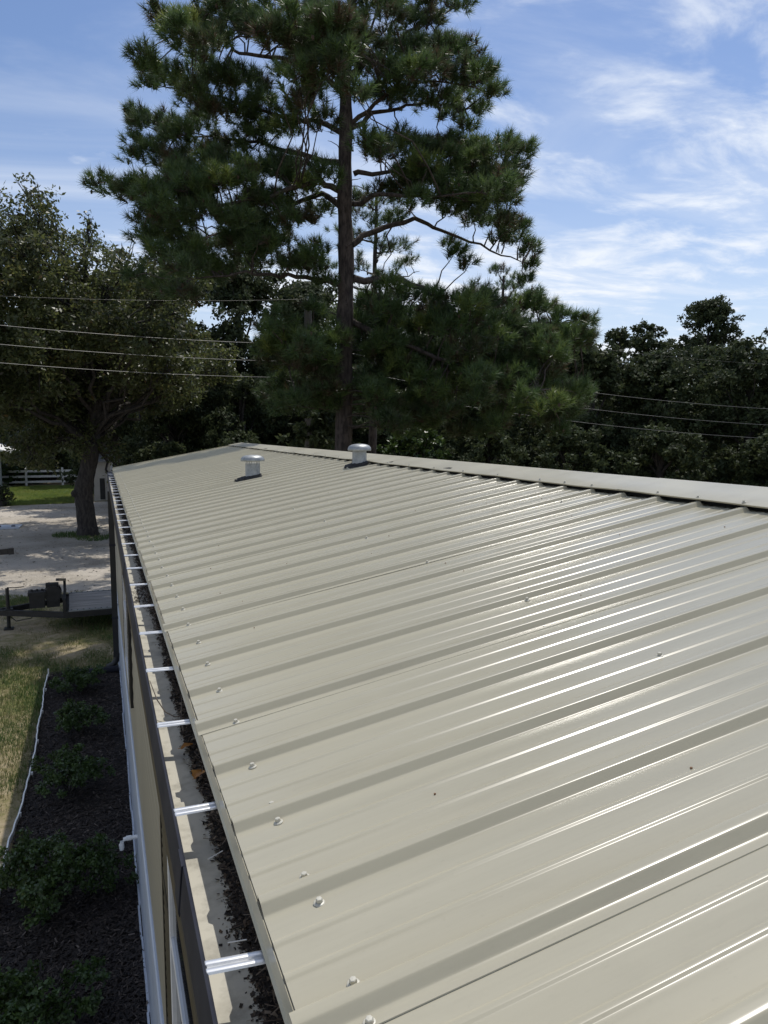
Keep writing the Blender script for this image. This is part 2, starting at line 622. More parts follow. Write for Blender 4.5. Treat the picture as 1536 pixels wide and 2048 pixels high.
# ribbed panels: four ribs to a sheet, each sheet lapping the next at a rib
RIB0, PITCH, PW = .764, .2286, .9144
SLEN = 1.985 / math.cos(TH)
RIBP = [(-.040, 0), (-.028, -.0003), (-.0228, .0000), (-.0212, .0008), (-.0200, .0024), (-.0122, .0122), (-.0110, .0137), (-.0092, .0146), (-.003, .0148), (.003, .0148), (.0092, .0146), (.0110, .0137), (.0122, .0122), (.0200, .0024), (.0212, .0008), (.0228, 0), (.027, 0)]
MINP = [(-.0125, 0), (-.0085, .0000), (-.0072, .0003), (-.0045, .0019), (-.0030, .0023), (.0030, .0023), (.0045, .0019), (.0072, .0003), (.0085, 0), (.0125, 0)]


def panel_profile(width):
    pts = []
    pts.append((-.0410, .0002, True))
    pts.append((-.0405, .0015, True))
    for i in range(5):
        y = i * PITCH
        up = i == 0
        for a, b in RIBP:
            pts.append((y + a, b + (.0015 if up and a < .0115 else 0), up and a < .0115))
        if i < 4:
            for t in (.36, .64):
                for a, b in MINP:
                    pts.append((y + PITCH * t + a, b, False))
    pts.append((4 * PITCH + .027, 0, False))
    pts = [p for p in pts if p[0] <= width]
    if width < .95:
        pts.append((width, 0, False))
    return pts


def panel_mesh(name, width, seed):
    rr = random.Random(seed)
    pts = panel_profile(width)
    waves = [(rr.uniform(.00015, .0005), rr.uniform(1.2, 5), rr.uniform(3, 14), rr.uniform(0, 6), rr.uniform(0, 6)) for _ in range(7)]
    ns = 44
    vs = []
    for j in range(ns + 1):
        x = SLEN * j / ns
        for (y, z, lap) in pts:
            w = sum(a * math.sin(kx * x + p1) * math.sin(ky * y + p2) for a, kx, ky, p1, p2 in waves)
            dz = w * (1.0 if z < .004 else .3)
            dy = .0004 * math.sin(3.1 * x + seed) if z > .004 else 0
            xx = x - (.009 if (lap and j == 0) else 0)
            vs.append((xx, y + dy, z + dz))
    m = len(pts)
    fs = [(j * m + i, (j + 1) * m + i, (j + 1) * m + i + 1, j * m + i + 1) for j in range(ns) for i in range(m - 1)]
    me = bpy.data.meshes.new(name)
    me.from_pydata(vs, [], fs)
    me.materials.append(M['roof'])
    me.shade_smooth()
    me.set_sharp_from_angle(angle=R(50))
    me.update()
    return me


pan_mes = [panel_mesh('roof_panel', 2.0, s) for s in range(5)]
pan_last = panel_mesh('roof_panel_cut', Y1 - (RIB0 + 14 * PW), 9)
for k in range(-2, 15):
    me = pan_last if k == 14 else pan_mes[(k * 2) % 5]
    link('roof_panel', me, roof, (random.uniform(-.0015, .0015), RIB0 + k * PW, 0), (0, -TH, 0))

for k in range(-2, 14):            # the far slope carries the same sheets
    link('roof_panel', pan_mes[(k * 3) % 5], roof, (4.4, RIB0 + (k + 1) * PW, 0), (0, -TH, math.pi))

# closure strip; its near-black colour stands in for shade in the ridge cap gap
cl = MB()
for a, b in ((2.005, 2.04),):
    cl.add([(a, Y0, SLOPE * a + .0002), (b, Y0, SLOPE * b), (b, Y0, SLOPE * b + .027), (a, Y0, SLOPE * a + .027),
            (a, Y1 - .01, SLOPE * a + .0002), (b, Y1 - .01, SLOPE * b), (b, Y1 - .01, SLOPE * b + .027), (a, Y1 - .01, SLOPE * a + .027)],
           [(0, 1, 2, 3), (4, 7, 6, 5), (0, 3, 7, 4), (3, 2, 6, 7)])
cl.build('closure_strip', M['dark_gap'], roof)

# ridge cap lengths
capz = .0285
yj = 2.8 - 2 * 3.05
ci = 0
while yj < Y1:
    a, b = max(yj, Y0), min(yj + 3.05 + .05, Y1 + .01)
    o_ = .0012 * (ci % 2)
    prof = [(1.972, SLOPE * 1.972 + capz - .008 + o_), (1.968, SLOPE * 1.968 + capz - .002 + o_), (1.972, SLOPE * 1.972 + capz + o_),
            (2.08, SLOPE * 2.08 + capz + .001 + o_), (RIDGE_X - .012, RIDGE_Z + capz - .001 + o_), (RIDGE_X, RIDGE_Z + capz + .002 + o_), (RIDGE_X + .012, RIDGE_Z + capz - .001 + o_),
            (2.32, RIDGE_Z - SLOPE * .12 + capz + o_), (2.43, RIDGE_Z - SLOPE * .23 + capz + o_), (2.428, RIDGE_Z - SLOPE * .23 + capz - .008 + o_)]
    c = MB()
    c.sweep(prof, a, b, 24)
    # hand-fitted: slight waviness along the free edge
    for i, v in enumerate(c.v):
        if i % len(prof) < 4:
            c.v[i] = (v[0], v[1], v[2] + .0016 * math.sin(v[1] * 5.1) + .0012 * math.sin(v[1] * 11.3 + 1))
    c.build('ridge_cap', M['cap'], roof, smooth=30)
    yj += 3.05
    ci += 1
rk = MB()
for s in (0, 1):
    xa, xb = (-.004, RIDGE_X) if s == 0 else (4.404, RIDGE_X)
    za, zb = .024, RIDGE_Z + .024
    rk.add([(xa, Y1 + .002, za), (xb, Y1 + .002, zb), (xb, Y1 + .012, zb), (xa, Y1 + .012, za),
            (xa, Y1 + .002, za - .09), (xb, Y1 + .002, zb - .09), (xb, Y1 + .012, zb - .09), (xa, Y1 + .012, za - .09)],
           [(0, 1, 2, 3), (4, 7, 6, 5), (0, 4, 5, 1), (3, 2, 6, 7), (0, 3, 7, 4)])
rk.build('rake_trim', M['roof'], roof)

# screws
sc = MB()
sc.lathe([(.0003, .0002), (.0078, .0002), (.0082, .0012), (.0070, .0024), (.0048, .0030)], 14)
sc.lathe([(.0048, .0030), (.0046, .0078), (.0036, .0086), (.0001, .0088)], 6)
screw_me = sc.mesh('screw', M['screw'])


def screw(x, y, lift=0.0, sc_=1.0):
    o = link('screw', screw_me, roof, (x - math.sin(TH) * lift, y, SLOPE * x + .0004 + lift), (random.uniform(-.06, .06), -TH + random.uniform(-.05, .05), random.uniform(0, 1)))
    o.scale = (sc_, sc_, sc_)


for k in range(-2, 57):
    y = RIB0 + k * PITCH
    screw(.07 + random.uniform(-.004, .004), y - .033 + random.uniform(-.005, .005))
    if k in (-1, 0, 1):
        screw(.068, y + .029)
    if k == 2:
        screw(.069, y + .031, -.003)
screw(.926, 1.306)
screw(1.774, 2.989)
for k in range(5, 57, 3):
    screw(.93 + random.uniform(-.01, .01), RIB0 + k * PITCH - .033)
for k in range(4, 57, 2):
    screw(1.985, RIB0 + k * PITCH + .002, .0285, .95)
    if k < 12 and k % 4 == 2:
        screw(1.985, RIB0 + (k + 1) * PITCH, .0285, .95)

# ------------------------------------------------------------------ gutter
gut = empty('rain_gutter', (0, 0, 0), label='open metal rain gutter with bright cross straps along the roof edge', cat='gutter')
GA, GB = -1.1, Y1 + .02
tr = MB()
prof = [(.0215, -.040), (.0215, -.110), (.014, -.118), (-.045, -.1225), (-.070, -.121), (-.0775, -.116), (-.0795, -.052), (-.0805, -.048)]
n = 90
tr.sweep(prof, GA, GB, n)
tr.v = [(v[0], v[1], v[2] + .0018 * math.sin(v[1] * 2.3) + .0008 * math.sin(v[1] * 7)) for v in tr.v]
tr.build('trough', M['gutter_in'], gut, smooth=40)
fo = MB()
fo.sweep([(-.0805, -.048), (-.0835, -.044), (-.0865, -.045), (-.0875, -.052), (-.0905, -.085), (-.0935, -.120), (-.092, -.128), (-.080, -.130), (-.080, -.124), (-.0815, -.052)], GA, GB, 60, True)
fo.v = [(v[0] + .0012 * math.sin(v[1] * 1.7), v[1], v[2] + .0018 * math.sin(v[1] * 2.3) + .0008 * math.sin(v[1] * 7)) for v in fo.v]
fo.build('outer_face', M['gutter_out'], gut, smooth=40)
ft = MB()  # added band, coloured like the ground reflected in the lower gutter face
ft.sweep([(-.0905, -.1315), (-.0925, -.135), (-.0920, -.176), (-.088, -.180), (.022, -.180), (.022, -.1315)], GA + .1, GB - .03, 1, True)
ft.build('reflection_band', M['ground_reflection'], gut)
ec = MB()
ec.box(-.088, -.004, GB, GB + .004, -.124, -.046)
ec.build('end_cap', M['gutter_out'], gut)
for yj in (1.21, 4.27, 7.32, 10.4):
    jn = MB()
    jn.sweep([(-.083, -.0425), (-.0880, -.0435), (-.0892, -.052), (-.0952, -.121), (-.0935, -.1295), (-.092, -.127), (-.0905, -.085), (-.0875, -.052), (-.0865, -.0445)], yj, yj + .055, 1, True)
    jn.build('joint_sleeve', M['gutter_out'], gut)
hg = MB()
hp = [(-.0135, 0), (-.0122, .0030), (-.0105, .0040), (-.0052, .0040), (-.0035, .0030), (-.0026, 0), (.0026, 0), (.0035, .0030), (.0052, .0040), (.0105, .0040), (.0122, .0030), (.0135, 0)]
vs, fs = [], []
xs = [-.083, -.081, -.0795, .018, .021]
for xi, x in enumerate(xs):
    zf = [.35, .9, 1, 1, 1][xi]
    for (yy, z) in hp:
        vs.append((x, yy * (1 if x < -.01 else .95), z * zf))
m_ = len(hp)
for i in range(len(xs) - 1):
    for j in range(m_ - 1):
        fs.append((i * m_ + j, i * m_ + j + 1, (i + 1) * m_ + j + 1, (i + 1) * m_ + j))
hg.add(vs, fs)
hg.box(.010, .0205, -.012, .012, -.014, -.001)
hg_me = hg.mesh('hanger', M['alu'], 35)
for k in range(-4, 29):
    y = .957 + .4475 * k + random.uniform(-.025, .025) * (1 if k > 3 else .15)
    link('hanger', hg_me, gut, (random.uniform(-.001, .001), y, -.0475 + random.uniform(-.001, .001)), (0, random.uniform(-.02, .02), random.uniform(-.05, .05)))

# leaf litter lying along the back of the trough
rr = np.random.default_rng(5)
nl = 95000
ly = np.concatenate([rr.uniform(GA, GB, 55000), rr.uniform(.7, 2.6, 40000)])
dens = .5 + .3 * np.sin(ly * 1.9 + 1) * np.sin(ly * .83) + .2 * np.sin(ly * 7.1) + .15 * np.sin(ly * 23)
heavy = np.exp(-((ly - 3.75) / .25) ** 2) + np.clip((ly - 4.7) / 1.0, 0, 1) * (.6 + .4 * np.sin(ly * 3.3))
lx = .020 - np.abs(rr.normal(0, 1, nl)) * (.0105 + .0055 * dens + .026 * heavy)
keep = (lx > -.074)
ly, lx = ly[keep], lx[keep]
lz = -.1185 + np.clip(.026 + (lx - .02) * .75, .001, .03) * rr.uniform(.05, 1, len(lx))


def chips(px, py, pz, lo, hi, asp, r, tilt=.5):
    n = len(px)
    a = r.uniform(0, 2 * np.pi, n)
    ln = r.uniform(lo, hi, n)
    w = ln * r.uniform(asp[0], asp[1], n)
    d = np.stack([np.cos(a), np.sin(a), r.uniform(-tilt, tilt, n)], 1)
    d /= np.linalg.norm(d, axis=1, keepdims=True)
    s = np.stack([-np.sin(a), np.cos(a), r.uniform(-tilt, tilt, n)], 1)
    s /= np.linalg.norm(s, axis=1, keepdims=True)
    c = np.stack([px, py, pz], 1)
    dl, sw = d * (ln / 2)[:, None], s * (w / 2)[:, None]
    return np.stack([c - dl - sw * .7, c + dl - sw, c + dl * .9 + sw, c - dl + sw], 1)


sz = rr.uniform(0, 1, len(lx)) ** 5
V = chips(lx, ly, lz, .0025, .0065, (.25, .8), rr, .6)
cen = V.mean(1, keepdims=True)
V = cen + (V - cen) * (1 + 2.0 * sz)[:, None, None]
k9 = 900
ny = rr.uniform(.6, 9, k9)
nx = .018 - np.abs(rr.normal(0, .015, k9))
ok9 = nx > -.07
Vn = chips(nx[ok9], ny[ok9], np.full(ok9.sum(), -.1165) + np.clip(nx[ok9], -.02, .02) * .5 + .010 + rr.uniform(0, .006, ok9.sum()), .015, .05, (.03, .05), rr, .15)
V = np.concatenate([V, Vn])
link('leaf_litter', soup('leaf_litter', V, 4, M['debris'], np.concatenate([rr.uniform(0, 1, len(lx)) ** 1.5, rr.uniform(.8, 1, len(Vn))]))).update_tag()
tag(bpy.data.objects['leaf_litter'], 'dark rotting leaf litter lying along the back of the gutter', 'leaf litter', kind='stuff')


def curled_leaf(name, loc, rz, ln, wd, curl, mat, label):
    b = MB()
    nu, nv = 8, 4
    vs = []
    for i in range(nu + 1):
        t = i / nu
        w = wd * math.sin(math.pi * (t * .9 + .06)) * (1 + .18 * math.sin(t * 17))
        for j in range(nv + 1):
            s_ = j / nv * 2 - 1
            vs.append(((t - .5) * ln, s_ * w / 2, curl * (s_ * s_) * .5 + curl * .6 * math.sin(t * 3) + .0006 * math.sin(9 * t + 4 * s_)))
    fs = [(i * (nv + 1) + j, (i + 1) * (nv + 1) + j, (i + 1) * (nv + 1) + j + 1, i * (nv + 1) + j + 1) for i in range(nu) for j in range(nv)]
    b.add(vs, fs)
    b.tube([(-.5 * ln, 0, .002), (-.72 * ln, .002, .004)], .0006, 4)
    return tag(b.build(name, mat, None, 60, loc, (0, 0, rz)), label, 'leaf')


curled_leaf('dead_leaf', (-.010, 1.655, -.098), 1.0, .036, .030, .010, M['dead_leaf'], 'orange curled dead leaf in the gutter, the nearer and rounder one')
curled_leaf('dead_leaf', (-.016, 1.83, -.102), .5, .034, .020, .007, M['dead_leaf'], 'flat orange dead leaf in the gutter, the farther one')
for i, (x, y, z, a, ln, nm) in enumerate([(-.02, 1.32, -.099, .4, .03, 'pale straw bit lying on dark litter in the gutter near the second strap'),
                                          (-.022, 1.075, -.100, -.3, .028, 'pale straw bit lying on dark litter nearest the front strap')]):
    t_ = MB()
    t_.tube([(x - ln / 2 * math.cos(a), y - ln / 2 * math.sin(a), z), (x + ln / 2 * math.cos(a), y + ln / 2 * math.sin(a), z + .004)], .0011, 5)
    tag(t_.build('straw', M['pvc']), nm, 'straw')
t_ = MB()
t_.tube([(-.079, 2.20, -.046), (-.066, 2.12, -.075), (-.048, 2.08, -.098), (-.025, 2.06, -.108), (-.012, 2.05, -.105)], [.0012, .0016, .0018, .0016, .001], 5)
tag(t_.build('twig', M['twig']), 'thin bent twig lying across the gutter bottom', 'twig')
t_ = MB()
t_.tube([(-.015, 1.93, -.10), (-.014, 1.99, -.085), (-.006, 2.06, -.055)], [.0018, .0015, .0008], 5)
t_.tube([(-.014, 1.98, -.088), (-.024, 2.03, -.072)], [.0012, .0006], 5)
tag(t_.build('twig', M['twig']), 'forked grey twig leaning against the roof edge in the gutter', 'twig')

# downspout
ds = empty('downspout', (-.068, 12.0, GROUND), label='dark downspout against the house wall with an outlet elbow at its foot', cat='downspout')
b = MB()
b.box(-.042, .038, -.04, .04, .22, -GROUND - .236)
b.build('pipe', M['black'], ds)
b = MB()
b.tube([(0, 0, .26), (-.005, 0, .16), (-.05, -.01, .10), (-.14, -.02, .07)], .046, 10)
b.build('elbow', M['black'], ds, 40)
b = MB()
for z in (.8, 1.9):
    b.box(-.046, .045, -.044, .044, z, z + .03)
b.build('bracket', M['gutter_out'], ds)
b = MB()
b.tube([(-.72, 11.86, GROUND + .055), (-.05, 11.9, GROUND + .055)], .05, 12)
tag(b.build('drain_pipe', M['gutter_out'], None, 40), 'dark drain pipe lying on the ground at the foot of the downspout', 'pipe')

# pvc outlet
pv = empty('condensate_pipe', (-.03, 6.02, -2.5), label='white plastic pipe elbow poking out of the grey skirting', cat='pipe')
b = MB()
b.tube([(.01, 0, 0), (-.07, 0, 0), (-.092, 0, -.005), (-.108, 0, -.022), (-.112, 0, -.045), (-.112, 0, -.085)], .016, 14)
b.build('pipe', M['pvc'], pv, 40)
b = MB()
b.tube([(-.04, 0, 0), (-.075, 0, 0)], .0195, 14)
b.tube([(-.112, 0, -.04), (-.112, 0, -.07)], .0195, 14)
b.build('elbow_collar', M['pvc'], pv, 40)

# ------------------------------------------------------------------ roof vents


def roof_vent(x, y, label, teeth, r=.068, h=.165, seed=1):
    z = SLOPE * x
    v = empty('roof_vent', (x, y, z), label=label, cat='vent', group='galvanised vents on the metal roof')
    b = MB()
    b.lathe([(r * 1.06, -.03), (r * 1.03, .02), (r, .03), (r * .985, h), (r * .99, h + .012)], 32)
    b.build('stack', M['galv'], v, 40)
    if teeth:
        t = MB()
        for k in range(22):
            a = 2 * math.pi * k / 22
            t.box(r * .99, r * 1.03, -.0055, .0055, h - .022, h - .001, Matrix.Rotation(a, 4, 'Z'))
        tag(t.build('vent_teeth', M['alu'], v), kind='stuff')
    c = MB()
    R_ = r * 1.62
    c.lathe([(r * 1.0, h - .004), (R_ * .97, h - .004), (R_, h), (R_ * 1.0, h + .008), (R_ * .97, h + .022), (R_ * .88, h + .036), (R_ * .68, h + .047), (R_ * .4, h + .053), (.004, h + .055)], 40)
    c.build('cap', M['galv'], v, 50)
    # torn tar-coated flashing spread round the foot
    rr_ = random.Random(seed)
    f = MB()
    nn = 30
    ring0, ring1, ring2 = [], [], []
    for k in range(nn):
        a = 2 * math.pi * k / nn
        ex = 1.25 + .12 * rr_.random() + (1.05 if math.cos(a) < -.45 else 0) * abs(math.cos(a)) * (1 - .35 * abs(math.sin(a)))
        px, py = r * ex * math.cos(a), r * (1.12 + .14 * rr_.random()) * math.sin(a)
        ring0.append((r * 1.0 * math.cos(a), r * 1.0 * math.sin(a), .030 + SLOPE * r * math.cos(a) + .008 * rr_.random()))
        ring1.append((px * .9, py * .95, SLOPE * px * .9 + .026 + .010 * rr_.random()))
        ring2.append((px, py, SLOPE * px + .0035))
    vs = ring0 + ring1 + ring2
    fs = []
    for k in range(nn):
        k2 = (k + 1) % nn
        fs += [(k, k2, nn + k2, nn + k), (nn + k, nn + k2, 2 * nn + k2, 2 * nn + k)]
    f.add(vs, fs)
    f.build('flashing', M['tar'], v, 60)
    for q in range(7):
        g = MB()
        a = rr_.uniform(2.4, 3.9)
        d = r * rr_.uniform(1.5, 2.7)
        px, py = d * math.cos(a), d * math.sin(a) * .7
        rad = rr_.uniform(.007, .014)
        g.lathe([(.0005, -rad * .6), (rad, -rad * .2), (rad * .9, rad * .4), (rad * .4, rad * .8), (.0005, rad * .85)], 7, Matrix.Translation((px, py, SLOPE * px + .014)))
        g.build('tar_lump', M['tar'], v)
    return v


roof_vent(1.136, 7.12, 'galvanised roof vent with a slotted collar, the one nearer the gutter', True, seed=3)
roof_vent(1.896, 6.268, 'galvanised mushroom roof vent standing close to the ridge cap', False, r=.062, h=.135, seed=8)
# crumbs and specks on the roof sheets
b = MB()
for i in range(90):
    x, y = random.uniform(.2, 1.9), random.uniform(.9, 7)
    s_ = random.uniform(.0006, .0016)
    b.box(x - s_, x + s_ * 1.5, y - s_, y + s_, SLOPE * x + .0005, SLOPE * x + .002 + s_)
for i in range(40):
    x, y = 1.24 + random.gauss(0, .03), 7.0 + random.gauss(0, .05)
    s_ = random.uniform(.001, .003)
    b.box(x - s_, x + s_, y - s_, y + s_, SLOPE * x + .001, SLOPE * x + .003)
tag(b.build('roof_crumbs', M['brown_leaf']), 'small dark crumbs and specks scattered on the roof sheets', 'crumbs', kind='stuff')
# ------------------------------------------------------------------ utility trailer parked past the home
tl = empty('utility_trailer', (-.86, 14.55, GROUND), rz=R(2), label='black flat utility trailer with a wooden deck parked past the house end', cat='trailer')
DZ = .40   # deck height; local x runs to the tail, y across, 0..1.68
W_, LN = 1.68, 4.2
b = MB()
for y in (0, W_ - .06):
    b.box(0, LN, y, y + .06, DZ - .12, DZ - .012)
for x in (0, 1.0, 2.0, 3.0, LN - .05):
    b.box(x, x + .05, .06, W_ - .06, DZ - .115, DZ - .045)
b.build('frame', M['black'], tl)
nb = 10
bw = (W_ - .16) / nb
for i in range(nb):
    b = MB()
    b.box(.05, LN - .03, .08 + i * bw + .003, .08 + (i + 1) * bw - .003, DZ - .04 + .002 * (i % 3), DZ + .001 * (i % 2))
    b.build('deck_board', M['wood'], tl)
for y in (.0, W_ - .07):
    b = MB()
    b.box(.04, LN, y + .002, y + .068, DZ - .0115, DZ + .012)
    ro = b.build('side_rail', M['alu' if False else 'galv'], tl)
    b = MB()
    for i in range(40):
        b.lathe([(.014, .0), (.012, .006), (.001, .008)], 6, Matrix.Translation((.09 + i * .1, y + .035, DZ + .012)))
    tag(b.build('rail_bolts', M['black'], ro), kind='stuff')
# front headboard: posts and leaning rail
b = MB()
b.box(-.05, .0, 0, .07, DZ - .12, DZ + .22)
b.box(-.05, .0, W_ - .07, W_, DZ - .12, DZ + .30)
b.box(-.045, -.005, .07, W_ - .07, DZ + .12, DZ + .19)
b.box(-.045, -.005, .07, W_ - .07, DZ - .115, DZ - .02)
b.bar((-.02, .05, DZ + .2), (-.05, .62, DZ + .17), .05)
b.bar((-.02, W_ - .03, DZ + .28), (-.14, W_ * .55, DZ + .42), .05)
b.build('headboard', M['black'], tl)
for s in (0, 1):
    b = MB()
    b.bar((.05, .1 if s == 0 else W_ - .1, DZ - .09), (-1.18, W_ / 2 + (-.03 if s == 0 else .03), DZ - .09), .075, .10)
    b.build('tongue_beam', M['black'], tl)
b = MB()
b.box(-1.42, -1.1, W_ / 2 - .05, W_ / 2 + .05, DZ - .13, DZ - .05)
b.tube([(-1.42, W_ / 2, DZ - .09), (-1.5, W_ / 2, DZ - .09)], .06, 10)
b.build('coupler', M['black'], tl)
jk = MB()
jk.tube([(-.98, W_ / 2 - .12, .03), (-.98, W_ / 2 - .12, DZ + .36)], .032, 10)
jk.box(-1.06, -.90, W_ / 2 - .20, W_ / 2 - .04, .0, .03)
jk.box(-1.02, -.90, W_ / 2 - .17, W_ / 2 - .02, DZ - .14, DZ - .02)
jko = jk.build('tongue_jack', M['black'], tl)
b = MB()
b.tube([(-.98, W_ / 2 - .12, DZ + .37), (-.86, W_ / 2 - .10, DZ + .355), (-.70, W_ / 2 - .08, DZ + .36), (-.70, W_ / 2 - .08, DZ + .42)], .010, 6)
b.build('crank_handle', M['black'], jko)
b = MB()
b.box(-.62, -.36, W_ / 2 - .22, W_ / 2 + .02, DZ - .03, DZ + .25)
b.box(-.64, -.34, W_ / 2 - .24, W_ / 2 + .04, DZ + .20, DZ + .265)
for k in range(3):
    b.tube([(-.58 + .09 * k, W_ / 2 - .1, DZ + .26), (-.58 + .09 * k, W_ / 2 - .1, DZ + .30)], .022, 8)
b.build('battery_box', M['black'], tl)
b = MB()
b.tube([(-.22, W_ / 2 - .16, DZ + .20), (-.22, W_ / 2 + .10, DZ + .20)], .105, 18)
b.tube([(-.22, W_ / 2 - .18, DZ + .20), (-.22, W_ / 2 - .155, DZ + .20)], .15, 20)
b.tube([(-.22, W_ / 2 + .10, DZ + .20), (-.22, W_ / 2 + .125, DZ + .20)], .15, 20)
b.box(-.33, -.11, W_ / 2 - .14, W_ / 2 + .08, DZ - .05, DZ + .10)
b.box(-.34, -.12, W_ / 2 - .10, W_ / 2 + .06, DZ + .28, DZ + .38)
b.build('winch', M['black'], tl, 40)
b = MB()
b.tube([(-1.0, W_ / 2 - .08, DZ - .13), (-.85, W_ / 2 - .2, DZ - .24), (-.6, W_ / 2 - .25, DZ - .2), (-.5, W_ / 2 - .22, DZ - .1)], .009, 6)
b.tube([(-1.2, W_ / 2 - .06, DZ - .13), (-1.22, W_ / 2 - .12, .12), (-1.3, W_ / 2 - .14, .05), (-1.42, W_ / 2 - .1, .04)], .010, 6)
b.build('safety_chain', M['black'], tl)
for x in (2.2, 3.0):
    for y in (-.2, W_ + .02):
        w = MB()
        w.lathe([(.17, -.09), (.30, -.09), (.325, -.06), (.325, .06), (.30, .09), (.17, .09)], 24, Matrix.Translation((x, y + .09, .325)) @ Matrix.Rotation(R(90), 4, 'X'))
        wo = w.build('wheel', M['rubber'], tl, 40)
        w = MB()
        w.lathe([(.001, .03), (.1, .03), (.15, .07), (.17, .085)], 20, Matrix.Translation((x, y + .09, .325)) @ Matrix.Rotation(R(90), 4, 'X'))
        w.build('rim', M['galv'], wo, 40)
for y in (-.23, W_):
    w = MB()
    w.box(1.75, 3.45, y, y + .22, .70, .715)
    w.bar((1.76, y + .11, .71), (1.6, y + .11, .5), .22, .015)
    w.bar((3.44, y + .11, .71), (3.6, y + .11, .5), .22, .015)
    w.build('fender', M['black'], tl)

# dark beam reaching in from the left, carried on a second trailer's tongue post
ob = empty('hitch_beam', (-2.35, 21.2, GROUND), rz=R(196), label='dark steel beam end reaching in from the left above the gravel', cat='beam')
b = MB()
b.box(0, 2.2, -.06, .06, .52, .66)
b.build('beam', M['black'], ob)
b = MB()
b.box(-.02, .10, -.07, .07, .51, .67)
b.build('beam_cap', M['black'], ob)
b = MB()
b.tube([(1.6, 0, 0), (1.6, 0, .52)], .05, 10)
b.box(1.45, 1.75, -.15, .15, 0, .03)
b.build('stand', M['black'], ob)

# pale board lying in the shade at left
bb = empty('pale_board', (-3.7, 31.1, GROUND + .008), rz=R(-2), label='pale blue board with dark spots lying on the gravel in the oak shade', cat='board')
b = MB()
b.box(-1.2, .62, -.10, .85, .0, .06)
b.build('panel', M['skirt'], bb)
for x in (-.1, .38):
    b = MB()
    b.lathe([(.07, .06), (.07, .10), (.001, .11)], 10, Matrix.Translation((x, .2, 0)))
    b.build('bolt_head', M['black'], bb)

# ------------------------------------------------------------------ bed edging
EDGE = [(-1.045, 4.6), (-1.05, 5.6), (-1.055, 6.4), (-1.05, 7.1), (-1.02, 7.8), (-.995, 8.45), (-1.0, 9.4), (-1.015, 10.4), (-1.03, 11.3), (-1.035, 12.0)]


def edge_at(y):
    for a, c in zip(EDGE, EDGE[1:]):
        if a[1] <= y <= c[1]:
            t = (y - a[1]) / (c[1] - a[1])
            return a[0] + (c[0] - a[0]) * t
    return EDGE[-1][0]


eg = empty('bed_edging', (0, 0, GROUND), label='low white wavy edging strip between the mulch bed and the grass', cat='garden edging')
vs, fs = [], []
ys = np.arange(4.6, 12.0, .03)
for i, y in enumerate(ys):
    x = edge_at(y) + .0025 * math.sin(y * 21) + .007 * math.sin(y * 4.3)
    h = .050 + .010 * abs(math.sin(y * 6.5)) + .008 * math.sin(y * 2.1)
    for dx, z in ((-.006, -.01), (-.007, h), (.007, h + .003), (.006, -.01)):
        vs.append((x + dx, y, z))
    if i:
        for j in range(3):
            fs.append(((i - 1) * 4 + j, i * 4 + j, i * 4 + j + 1, (i - 1) * 4 + j + 1))
b = MB()
b.add(vs, fs)
b.build('strip', M['twine'], eg, 40)
for y in (4.9, 5.8, 6.7, 7.6, 8.5, 9.4, 10.4, 11.3, 11.99):
    b = MB()
    x = edge_at(y)
    hh = .13 if y > 11.9 else .055
    b.box(x + .008, x + .026, y - .012, y + .012, -.02, hh)
    b.build('stake', M['twine'], eg)

# ------------------------------------------------------------------ mulch chips and grass blades
rr = np.random.default_rng(21)
n = 60000
py = rr.uniform(3.6, 12.2, n)
px = rr.uniform(-1.03, -.035, n)
pz = GROUND + .012 + rr.uniform(0, .03, n) * rr.uniform(0, 1, n)
V = chips(px, py, pz, .012, .052, (.12, .32), rr, .4)
tag(link('mulch_chips', soup('mulch_chips', V, 4, M['chip'], rr.uniform(0, 1, n))), 'dark shredded bark mulch covering the planting bed', 'mulch', kind='stuff')


def vnoise(x, y, seed, f):
    r0 = np.random.default_rng(seed)
    o = np.zeros_like(x)
    for k in range(6):
        ang = r0.uniform(0, 6.28)
        ff = f * r0.uniform(.6, 1.9)
        o += np.sin((x * np.cos(ang) + y * np.sin(ang)) * ff + r0.uniform(0, 6.28))
    return o / 3.5


def blades(n, xr, yr, hmin, hmax, w, seed, mat, name, label, thr=-.2, drop=None, bias=0.0):
    r = np.random.default_rng(seed)
    x = r.uniform(*xr, n)
    y = r.uniform(*yr, n)
    d = vnoise(x, y, 3, 2.2) + .6 * vnoise(x, y, 4, 6.0)
    k = d + r.normal(0, .35, n) > thr
    if drop is not None:
        k &= ~drop(x, y)
    x, y, d = x[k], y[k], d[k]
    m = len(x)
    h = r.uniform(hmin, hmax, m) * (1 + .3 * np.clip(d, -1, 1))
    a = r.uniform(0, 6.28, m)
    le = r.uniform(.1, .9, m) * h
    c = np.stack([x, y, np.full(m, GROUND + .002)], 1)
    sd = np.stack([-np.sin(a), np.cos(a), np.zeros(m)], 1) * (w * r.uniform(.6, 1.4, m) / 2)[:, None]
    ln = np.stack([np.cos(a) * le, np.sin(a) * le, h], 1)
    V = np.stack([c - sd, c + sd, c + ln], 1)
    tint = np.clip(.5 + .35 * d + r.normal(0, .2, m) + bias, 0, 1)
    tag(link(name, soup(name, V, 3, mat, tint)), label, 'grass', kind='stuff')


def keep_out(x, y):
    ex = np.interp(y, [e_[1] for e_ in EDGE], [e_[0] for e_ in EDGE])
    return ((x > ex - .01) & (y < 12.05) & (y > 4)) | ((x > -.04) & (y < 14)) | (y > 18.2 + .25 * np.sin(x * 5))


